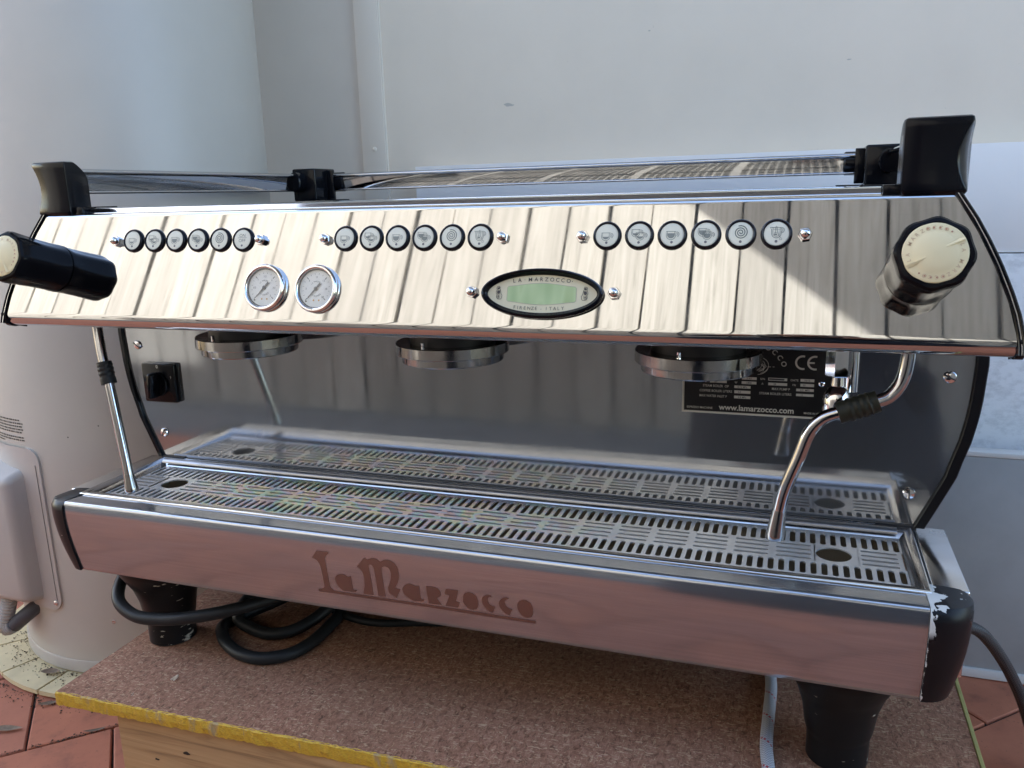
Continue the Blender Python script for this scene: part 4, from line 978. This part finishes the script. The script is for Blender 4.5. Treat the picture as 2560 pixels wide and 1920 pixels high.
# ---- hot water spout
hs = put('water_spout', lathe([(0, .137), (.0085, .1375), (.0120, .1400), (.0128, .1480), (.0124, .1560), (.0112, .1620), (.0085, .1672), (.0064, .1690), (.0060, .1700), (.0064, .1704), (.0060, .1760), (.0058, .1800)], 28), 'chrome', mc, (.4000, .098, 0))
put('spout_nut', lathe([(.0112, .1795), (.0118, .1805), (.0118, .2150), (.0112, .2160)], 6, smooth=False), 'chrome', hs, (0, 0, 0), (0, 0, R(12)))
put('spout_pipe', tube([(.4135, .120, .1600), (.4135, .120, .2230)], .0062, 14), 'chrome', mc)

# ---- steam wands
lw = smooth_path([(-.447, .056, .2255), (-.4445, .0545, .2050), (-.4395, .0505, .182), (-.4345, .0475, .164), (-.4290, .0450, .147), (-.4215, .0408, .115), (-.4100, .0345, .064), (-.4030, .0304, .0325)], 8)
q = put('steam_wand', tube(lw, .0059, 16), 'chrome_dark', mc)
put('wand_grip', tube([Vector((-.4356, .0485, .1690)).lerp(Vector((-.4282, .0445, .1430)), k / 20) for k in range(21)], [.0086 + (.0006 if (k // 2) % 2 and 2 < k < 14 else 0) + (.0005 if k > 14 else 0) for k in range(21)], 18), 'rubber', q)
put('wand_tip', tube([(-.4032, .0305, .0335), (-.4024, .0300, .0290), (-.4003, .0289, .0170), (-.3997, .0286, .0140), (-.3997, .0286, .0131)], [.0062, .0064, .0080, .0081, .0076], 20), 'chrome_worn', q)
rw = smooth_path([(.4528, .050, .2255), (.4524, .050, .205), (.4490, .049, .187), (.4408, .047, .1745), (.4300, .045, .1690), (.4150, .0435, .1632), (.4000, .043, .1580), (.3868, .043, .1515), (.3762, .044, .1375), (.3684, .045, .1130), (.3580, .0470, .0805), (.3536, .0478, .058)], 8)
q = put('steam_wand', tube(rw, .0060, 16), 'chrome_dark', mc)
g0, g1 = Vector((.4312, .0452, .1697)), Vector((.3990, .0430, .1573))
put('wand_grip', tube([g0.lerp(g1, k / 24) for k in range(25)], [.0098 + (.0009 if (k % 4) < 2 and 4 < k < 20 else 0) for k in range(25)], 18), plastic('olive_black_rubber', (.028, .028, .020), .4), q)
put('wand_tip', tube([(.3538, .0478, .0595), (.3532, .0479, .0550), (.3513, .0482, .0350), (.3508, .0483, .0310), (.3508, .0483, .0302)], [.0063, .0066, .0088, .0089, .0084], 20), 'chrome_worn', q)

# ---- drip tray: front, rim, grate, pan, end caps
def fy(u): return .0113 * u - .0050 * math.sin(math.pi * max(u, 0) ** .72)
def yfront(z): u = (.0015 - z) / .0947; return fy(u)
tp = [(.0278, .0004), (.0274, .00043), (.0150, .0012), (.0046, .00178), (.0040, .0018), (.0024, .0017), (.0012, .0013), (.0003, .0006), (-.0002, -.0004), (fy(.03), -.0012)]
tp += [(fy(u) if u > .06 else fy(u), .0015 - .0947 * u) for u in [.04 + .96 * k / 22 for k in range(23)]] + [(.0125, -.0942), (.016, -.0944), (.18, -.0944)]
rows = [[(x, y, z) for x in [-.4797 + .9594 * i / 40 for i in range(41)]] for y, z in tp]
v_, f_ = loft(rows); put('tray_front', me('tray_front', v_, f_, True, 60), 'front', mc)
LOGO_POLYS = [[(-.1299,-.0278),(-.1230,-.0182),(-.1083,-.0177),(-.1077,-.0195),(-.1112,-.0229),(-.1130,-.0270),(-.1128,-.0359),(-.1128,-.0481),(-.1131,-.0600),(-.1122,-.0642),(-.1094,-.0674),(-.1037,-.0678),(.0049,-.0677),(.0573,-.0678),(.1248,-.0683),(.1245,-.0720),(.0568,-.0718),(.0043,-.0712),(-.0613,-.0717),(-.1301,-.0716),(-.1292,-0.068),(-.1238,-.0669),(-.1212,-.0649),(-.1206,-.0623),(-.1202,-.0505),(-.1203,-.0402),(-.1209,-.0349),(-.1234,-.0306),(-.1265,-.0285)],[(-.1049,-.0511),(-.1033,-.0474),(-.0994,-.0445),(-.0952,-.0434),(-.0912,-.0437),(-.0882,-.0458),(-.0837,-.0446),(-.0839,-.0508),(-.0841,-.0617),(-.0823,-.0625),(-.0791,-.0616),(-.0814,-.0648),(-.0869,-.0657),(-.0899,-.0652),(-.0938,-.0660),(-.0978,-.0656),(-.1012,-.0625),(-.1038,-.0579)],[(-.0746,-.0313),(-.0642,-.0189),(-.0604,-.0212),(-.0567,-.0190),(-.0530,-.0181),(-.0492,-.0185),(-.0452,-.0218),(-.0411,-.0191),(-.0369,-.0179),(-.0321,-.0186),(-.0279,-.0214),(-.0251,-.0261),(-.0241,-.0330),(-.0251,-.0396),(-.0278,-.0460),(-.0311,-.0512),(-.0293,-.0523),(-.0250,-.0528),(-.0282,-.0583),(-.0316,-.0655),(-.0354,-.0629),(-.0401,-.0594),(-.0403,-.0526),(-.0378,-.0481),(-.0352,-.0411),(-.0342,-.0344),(-.0349,-.0293),(-.0373,-.0271),(-.0411,-.0266),(-.0442,-.0287),(-.0445,-.0345),(-.0447,-.0464),(-.0447,-.0560),(-.0450,-.0657),(-.0537,-0.066),(-.0537,-.0566),(-.0535,-.0444),(-.0537,-.0325),(-.0544,-.0294),(-.0558,-.0273),(-.0590,-.0268),(-.0598,-.0285),(-.0592,-.0378),(-.0591,-.0513),(-.0595,-.0657),(-.0722,-.0659),(-.0689,-.0548),(-.0677,-.0444),(-.0682,-.0384),(-.0706,-.0342)],[(-.0233,-.0534),(-.0218,-.0491),(-.0181,-.0452),(-.0138,-.0434),(-.0097,-.0440),(-.0067,-.0455),(-.0022,-.0447),(-.0024,-.0516),(-.0024,-.0608),(-.0009,-.0616),(.0019,-.0615),(-.0001,-.0646),(-.0055,-.0651),(-.0094,-.0654),(-.0138,-.0651),(-.0179,-.0622),(-.0218,-.0587)],[(.0058,-.0437),(.0142,-.0431),(.0194,-.0445),(.0220,-.0479),(.0222,-.0522),(.0201,-.0553),(.0167,-.0573),(.0187,-.0614),(.0218,-.0653),(.0174,-.0657),(.0057,-.0657),(.0058,-.0576),(.0057,-.0504)],[(.0283,-.0438),(.0430,-.0434),(.0412,-.0492),(.0383,-.0579),(.0426,-.0586),(.0402,-.0658),(.0254,-.0658),(.0286,-.0591),(.0315,-.0513),(.0259,-.0509)],[(.0468,-.0512),(.0486,-.0467),(.0534,-.0436),(.0585,-.0442),(.0624,-.0474),(.0638,-.0528),(.0634,-.0592),(.0610,-.0640),(.0562,-.0661),(.0511,-.0649),(.0477,-.0611),(.0464,-.0562)],[(.0677,-.0514),(.0690,-.0477),(.0725,-.0448),(.0763,-.0437),(.0791,-.0443),(.0793,-.0458),(.0764,-.0466),(.0746,-.0493),(.0749,-.0531),(.0768,-.0563),(.0821,-.0575),(.0787,-.0658),(.0750,-.0649),(.0709,-.0616),(.0682,-.0567)],[(.0864,-.0520),(.0880,-.0483),(.0914,-.0450),(.0952,-.0439),(0.098,-.0443),(.0980,-.0457),(.0956,-.0464),(.0933,-.0488),(.0935,-.0533),(.0960,-.0568),(.1006,-.0578),(.0970,-.0663),(.0934,-.0651),(.0893,-.0615),(.0869,-.0568)],[(.1064,-.0516),(.1083,-.0468),(.1128,-.0439),(.1174,-.0440),(.1212,-.0468),(.1233,-.0523),(.1231,-.0594),(.1206,-.0644),(.1158,-.0662),(.1109,-.0647),(.1079,-.0605),(.1064,-.0558)]]
V, F = [], []
for P in LOGO_POLYS:
    bm = bmesh.new(); fa = bm.faces.new([bm.verts.new((x, z, 0)) for x, z in P]); bmesh.ops.triangulate(bm, faces=[fa])
    for cut in [-.018 - .0028 * k for k in range(20)]:
        geo = list(bm.verts) + list(bm.edges) + list(bm.faces); bmesh.ops.bisect_plane(bm, geom=geo, plane_co=(0, cut, 0), plane_no=(0, 1, 0))
    b = len(V); bm.verts.index_update()
    for v in bm.verts: V.append((v.co.x, yfront(v.co.y) - .00022, v.co.y))
    F += [tuple(b + v.index for v in q.verts) for q in bm.faces]; bm.free()
put('logo_lettering', me_raw('logo', V, F), 'etch', mc)
def frame_loop(pts):
    """closed rectangular frames: list of (half x, y front, y back, z) -> sheet"""
    rows = []
    for hx, y0, y1, z in pts: rows.append([(-hx, y0, z), (hx, y0, z), (hx, y1, z), (-hx, y1, z)])
    return loft(rows, True)
v_, f_ = frame_loop([(.4850, .0285, .1790, -.004), (.4852, .0285, .1790, .0012), (.4848, .0296, .1788, .0026), (.4838, .0310, .1784, .0031), (.4825, .0326, .1778, .0026), (.4790, .0400, .1740, .0004), (.4782, .0423, .1722, .0000), (.4766, .0440, .1712, -.0012), (.4720, .0510, .1660, -.0066), (.4716, .0516, .1656, -.0076)])
put('tray_rim', me('tray_rim', v_, f_, True, 50), 'rim', mc)
V, F = loft([[(x, .1705 + .0062 * math.cos(R(a)), -.0010 + .0050 * math.sin(R(a))) for x in (-.4765, -.2, 0, .2, .4700)] for a in range(0, 181, 15)])
put('rear_bead', me('rear_bead', V, F, True, 60), steel('dull_bead_steel', (.46, .46, .47), .28, .45, smear=30), mc)
cells = []; p_ = .934 / 94
for i in range(95):
    x = -.467 + p_ * i
    for y0, y1, c0, c1 in ((.1278, .1662, .1304, .1598), (.0510, .0880, .0583, .0853)):
        cells.append((x - p_ / 2, x + p_ / 2, y0, y1, x, (c0 + c1) / 2, 0, (c1 - c0) / 2 - .0028, .0028))
grp = [(-.4720, -.4330)] + [(-.3856 + .0410 * k, -.3446 + .0410 * k) for k in range(19)]
for x0 in [-.4715, .4325] + [-.3855 + .04095 * k for k in range(19)]:
    for k in range(4):
        yc = .0929 + .0103 * k; cells.append((x0 - .0030, x0 + .0380, yc - .00515 if k else .0880, yc + .00515 if k < 3 else .1278, x0 + .0170, yc, .0151, 0, .0021))
for sg in (-1, 1): cells.append((sg * .4095 - .0205 + (-.0005 if sg > 0 else 0), sg * .4095 + .0205 + (0.0005 if sg < 0 else 0), .0880, .1278, sg * .407, .1083, 0, 0, .0170))
put('drip_grate', holed(cells, .0016, 'drip_grate'), 'grate', mc, (0, 0, -.0062))
put('drain_pan', box(-.470, .470, .050, .168, -.048, -.045), 'pan', mc)
v_, f_ = frame_loop([(.4712, .0515, .1655, -.0085), (.4690, .053, .164, -.046)]); put('pan_wall', me('pan_wall', v_, f_), 'pan', mc)
put('pan_divider', box(-.468, .468, .1075, .1085, -.0445, -.018), 'pan', mc)
for sg in (-1, 1):
    # side flange of brushed steel
    X = lambda a, b: (min(sg * a, sg * b), max(sg * a, sg * b))
    put('side_flange', box(*X(.4880, .5185), .046, .1920, -.088, -.0008, .0022, 3), 'rim', mc)
    put('flange_seam', box(*X(.4856, .4884), .032, .190, -.03, -.0020), 'dark_metal', mc)
    rows = []; us = [k / 16 for k in range(17)]
    for k in range(11):
        ph = R(9 * k); x = .4803 + .0385 * math.sin(ph); back = .036 * (1 - math.cos(ph)) ** 1.15
        row = [(sg * (.4803 + (x - .4803) * .92), .0490, .0012 - .004 * (1 - math.cos(ph)))]
        for u in us:
            sh = 1 - .30 * max(0, u - .1) ** 2; zz = .0022 - .0962 * u - (.006 * (1 - math.cos(ph)) if u < .2 else 0)
            yy = fy(u) - .0022 + back + (.004 * ((.06 - u) / .06) ** 2 if u < .06 else 0) + .010 * max(0, u - .55) ** 2 * (k / 10)
            row.append((sg * (.4803 + (x - .4803) * sh), yy, zz))
        row.append((sg * (.4803 + (x - .4803) * .7), .0490, -.0935)); rows.append(row)
    v_, f_ = loft(rows); n_ = len(rows[0])
    f_ += [tuple(range(n_))]
    f_ += [tuple((10 * n_ + k) for k in range(n_))]
    put('end_cap', me('end_cap', v_, f_, True, 50), 'black_cap' if sg > 0 else 'black_chip', mc)
# ---- feet
ft = lathe([(.0285, -.2175), (.0300, -.2160), (.0302, -.1900), (.0312, -.1860), (.0330, -.1800), (.0365, -.1560), (.0430, -.1360), (.0560, -.1130), (.0580, -.1050), (.0580, -.0945)], 40, sharp=30); ft2 = ft.copy(); ft.materials.append(MAT['black_foot']); ft2.materials.append(plastic('heavily_scuffed_foot', (0.010, 0.010, 0.011), 0.36, chip=0.65, scale=80, chipcol=(0.5, 0.46, 0.38), streak=(.8, .8, 2.6)))
for x, y in ((-.4205, .086), (.4205, .086), (-.4205, .50), (.4205, .50)): put('foot', ft2 if x < 0 else ft, None, mc, (x, y, 0))
put('base_plate', box(-.47, .47, .17, .58, -.100, -.0945), 'dark_metal', mc)

# ================================================================== cables and hoses
ZC = ZB + .0082
main = [(-.20, .30, ZC + .05), (-.26, .235, ZC + .03), (-.33, .180, ZC + .004), (-.361, .123, ZC), (-.342, .090, ZC), (-.306, .066, ZC), (-.275, .058, ZC), (-.250, .063, ZC), (-.228, .083, ZC), (-.219, .117, ZC), (-.219, .153, ZC), (-.224, .19, ZC), (-.25, .235, ZC + .004), (-.32, .25, ZC + .018), (-.36, .20, ZC + .016), (-.347, .130, ZC + .010), (-.312, .113, ZC + .004), (-.280, .112, ZC + .002), (-.257, .127, ZC + .003), (-.243, .156, ZC + .006), (-.228, .185, ZC + .016), (-.20, .24, ZC + .018), (-.15, .30, ZC)]
tag(put('power_cable', tube(smooth_path(main, 8), .0081, 14), 'rubber'), 'thick black cable coiled on the chipboard under the machine', 'cable')
loop = [(-.30, .28, -.150), (-.40, .235, -.128), (-.470, .150, -.122), (-.485, .090, -.130), (-.468, .048, -.148), (-.430, .032, -.160), (-.385, .030, -.1585), (-.340, .034, -.151), (-.300, .052, -.146), (-.268, .09, -.146), (-.235, .15, -.150), (-.19, .25, -.158), (-.15, .33, -.17)]
tag(put('power_cable', tube(smooth_path(loop, 8), .0081, 14), 'rubber'), 'thick black cable looped round the front left foot', 'cable')
tag(put('thin_cable', tube(smooth_path([(-.24, .20, ZB + .006), (-.207, .183, ZB + .0095), (-.175, .181, ZB + .007), (-.148, .187, ZB + .006), (-.113, .199, ZB + .006), (-.05, .22, ZB + .006), (.02, .27, ZB + .006)], 6), .0052, 12), 'rubber'), 'thin black cable running along the chipboard behind the coil', 'cable')
wh = smooth_path([(.330, .30, ZB + .03), (.347, .23, ZB + .010), (.353, .187, ZB + .0066), (.3525, .127, ZB + .0066), (.352, .073, ZB + .0066), (.356, .030, ZB + .0066), (.361, -.02, ZB + .0066), (.364, -.045, ZB + .005), (.368, -.068, ZB - .02), (.372, -.075, ZB - .08)], 10)
tag(put('braided_hose', braid_tube(wh, .0066), 'braid_white'), 'white braided hose with red flecks running forward across the chipboard', 'hose')
bh = smooth_path([(.40, .36, -.10), (.48, .30, -.115), (.543, .285, -.150), (.580, .30, -.166), (.600, .315, -.188), (.6195, .33, -.218), (.636, .345, -.249), (.652, .36, -.283), (.668, .375, -.325), (.69, .39, -.39), (.72, .41, -.416), (.80, .42, -.418)], 10)
tag(put('braided_hose', braid_tube(bh, .0072), 'braid_black'), 'black braided hose drooping to the paving at right of the machine', 'hose')

# ================================================================== the photographer, mirrored in the dark steel
def skin_mesh(J, edges, root, sub=2):
    names = list(J); d = bpy.data.meshes.new('skeleton'); d.from_pydata([J[k][:3] for k in names], [(names.index(a), names.index(b)) for a, b in edges], [])
    o = bpy.data.objects.new('skeleton', d); COL.objects.link(o); md = o.modifiers.new('Skin', 'SKIN'); md.use_smooth_shade = True
    for k, v in zip(names, d.skin_vertices[0].data): q = J[k]; v.radius = (q[3], q[4] if len(q) > 4 else q[3]); v.use_root = (k == root)
    o.modifiers.new('Sub', 'SUBSURF').levels = sub; dg = bpy.context.evaluated_depsgraph_get(); dg.update()
    m = bpy.data.meshes.new_from_object(o.evaluated_get(dg)); bpy.data.objects.remove(o); bpy.data.meshes.remove(d)
    for p in m.polygons: p.use_smooth = True
    return m
J = dict(pelvis=(.43, -1.20, -.17, .135, .115), waist=(.425, -1.17, -.02, .125, .10), chest=(.415, -1.10, .16, .15, .11), collar=(.405, -1.045, .275, .085, .075), neck=(.40, -1.015, .335, .052),
  jaw=(.395, -.985, .395, .062, .066), face=(.392, -.972, .455, .076, .092), crown=(.392, -.985, .515, .070, .088), top=(.392, -.99, .548, .04, .05),
  shR=(.585, -1.065, .245, .066), elR=(.625, -.93, .055, .046), wrR=(.475, -.800, .262, .028), paR=(.452, -.772, .305, .022, .034),
  shL=(.235, -1.05, .245, .066), elL=(.175, -.91, .065, .046), wrL=(.255, -.790, .262, .028), paL=(.276, -.766, .303, .022, .034),
  hiR=(.535, -1.19, -.18, .092), knR=(.615, -.87, -.07, .060), anR=(.575, -1.08, -.355, .042), heR=(.575, -1.10, -.392, .032), toR=(.60, -.92, -.398, .026, .04),
  hiL=(.325, -1.18, -.18, .092), knL=(.205, -.85, -.07, .060), anL=(.265, -1.06, -.355, .042), heL=(.265, -1.08, -.392, .032), toL=(.24, -.90, -.398, .026, .04))
ED = [('pelvis', 'waist'), ('waist', 'chest'), ('chest', 'collar'), ('collar', 'neck'), ('neck', 'jaw'), ('jaw', 'face'), ('face', 'crown'), ('crown', 'top'), ('collar', 'shR'), ('shR', 'elR'), ('elR', 'wrR'), ('wrR', 'paR'), ('collar', 'shL'), ('shL', 'elL'), ('elL', 'wrL'), ('wrL', 'paL'),
  ('pelvis', 'hiR'), ('hiR', 'knR'), ('knR', 'anR'), ('anR', 'heR'), ('heR', 'toR'), ('pelvis', 'hiL'), ('hiL', 'knL'), ('knL', 'anL'), ('anL', 'heL'), ('heL', 'toL')]
for S_, cx in (('R', .445), ('L', .279)):                       # four fingers round the phone's end and a thumb behind it
    sg = 1 if S_ == 'R' else -1
    for k in range(4):
        z = .322 + .0165 * k; l_ = (.94, 1.06, 1.0, .82)[k]
        J['f%s%d0' % (S_, k)] = (cx + sg * .016, -.757, z, .0088); J['f%s%d1' % (S_, k)] = (cx + sg * .004, -.737 , z + .004, .0080); J['f%s%d2' % (S_, k)] = (cx - sg * .010 * l_, -.7315, z + .006, .0070)
        ED += [('pa' + S_, 'f%s%d0' % (S_, k)), ('f%s%d0' % (S_, k), 'f%s%d1' % (S_, k)), ('f%s%d1' % (S_, k), 'f%s%d2' % (S_, k))]
    J['t%s0' % S_] = (cx - sg * .004, -.779, .315, .010); J['t%s1' % S_] = (cx - sg * .022, -.768, .334, .0085)
    ED += [('pa' + S_, 't%s0' % S_), ('t%s0' % S_, 't%s1' % S_)]
per = thing('person', 'person in navy top crouching behind the camera, dimly mirrored in the steel', 'person', (.42, -1.0, -.425))
bmsh = skin_mesh(J, ED, 'pelvis')
for k in (wall_mat('navy_cloth', (.010, .012, .022), .9, .2, 30.0), wall_mat('skin', (.42, .24, .17), .5, .08, 20.0), wall_mat('dark_jeans', (.012, .014, .02), .9, .2, 40.0), M('black_shoe', (.01, .01, .01), .5)): bmsh.materials.append(k)
for p in bmsh.polygons:
    c = p.center
    if c.z > .325 and abs(c.x - .395) < .13 and c.y < -.86: p.material_index = 1
    elif c.y > -.815 and c.z > .24: p.material_index = 1
    elif c.z < -.355: p.material_index = 3
    elif c.z < -.085: p.material_index = 2
put('body', bmsh, None, per)
rows = []
for z, cx, cy, rx, ry in ((.06, .42, -1.13, .165, .125), (-.04, .42, -1.10, .20, .19), (-.10, .415, -1.03, .255, .235), (-.20, .41, -1.01, .285, .245), (-.33, .41, -1.00, .30, .245), (-.415, .41, -1.0, .31, .25)):
    rows.append([(cx + rx * (1 + .03 * math.sin(9 * t_ + z * 8)) * math.cos(t_), cy + ry * (1 + .03 * math.sin(9 * t_ + z * 8)) * math.sin(t_), z) for t_ in [2 * math.pi * i / 48 for i in range(48)]])
v_, f_ = loft(rows, True); put('dark_filler_coat', me('dark_filler_coat', v_, f_, True, 80), bmsh.materials[0], per)  # draped shape added to fill the backsplash reflection with dark
HC = Vector((.392, -.975, .462))
def blob(c, r, n=16, cut=None):
    bm = bmesh.new(); bmesh.ops.create_uvsphere(bm, u_segments=n * 2, v_segments=n, radius=1.0)
    for v in bm.verts: v.co = Vector((v.co.x * r[0], v.co.y * r[1], v.co.z * r[2]))
    if cut: bmesh.ops.delete(bm, geom=[v for v in bm.verts if cut(v.co)], context='VERTS')
    for v in bm.verts: v.co += Vector(c)
    d = bpy.data.meshes.new('blob'); bm.to_mesh(d); bm.free()
    for p in d.polygons: p.use_smooth = True
    return d
put('hair', blob(HC + Vector((0, -.016, .022)), (.088, .104, .100), 16, lambda q: q.y > .045 - .9 * max(0, q.z - .03) and q.z < .062 or q.z < -.07), wall_mat('dark_hair', (.018, .012, .009), .6, .3, 60.0), per)
for sg in (-1, 1):
    put('eye', blob(HC + Vector((sg * .030, .086, .010)), (.012, .008, .008), 8), M('eye_white', (.6, .58, .55), .3), per)
    put('ear', blob(HC + Vector((sg * .080, -.012, -.002)), (.010, .018, .030), 8), bmsh.materials[1], per)
put('nose', blob(HC + Vector((0, .098, -.016)), (.013, .018, .024), 8), bmsh.materials[1], per)
put('mouth', blob(HC + Vector((0, .080, -.052)), (.022, .010, .007), 8), M('lips', (.34, .13, .11), .5), per)
ph = put('phone', box(-.072, .072, -.036, .036, -.004, .004, .003, 2), plastic('dark_phone_glass', (.01, .01, .012), .1), None)
ph.matrix_world = Matrix.Translation(Vector((.36, -.7157, .3545)) + OFF) @ look(-0.3383, -0.2269, -0.0282).to_4x4() @ Matrix.Translation((0, .004, .018))
tag(ph, 'black phone held level in both hands by the crouching person', 'phone')
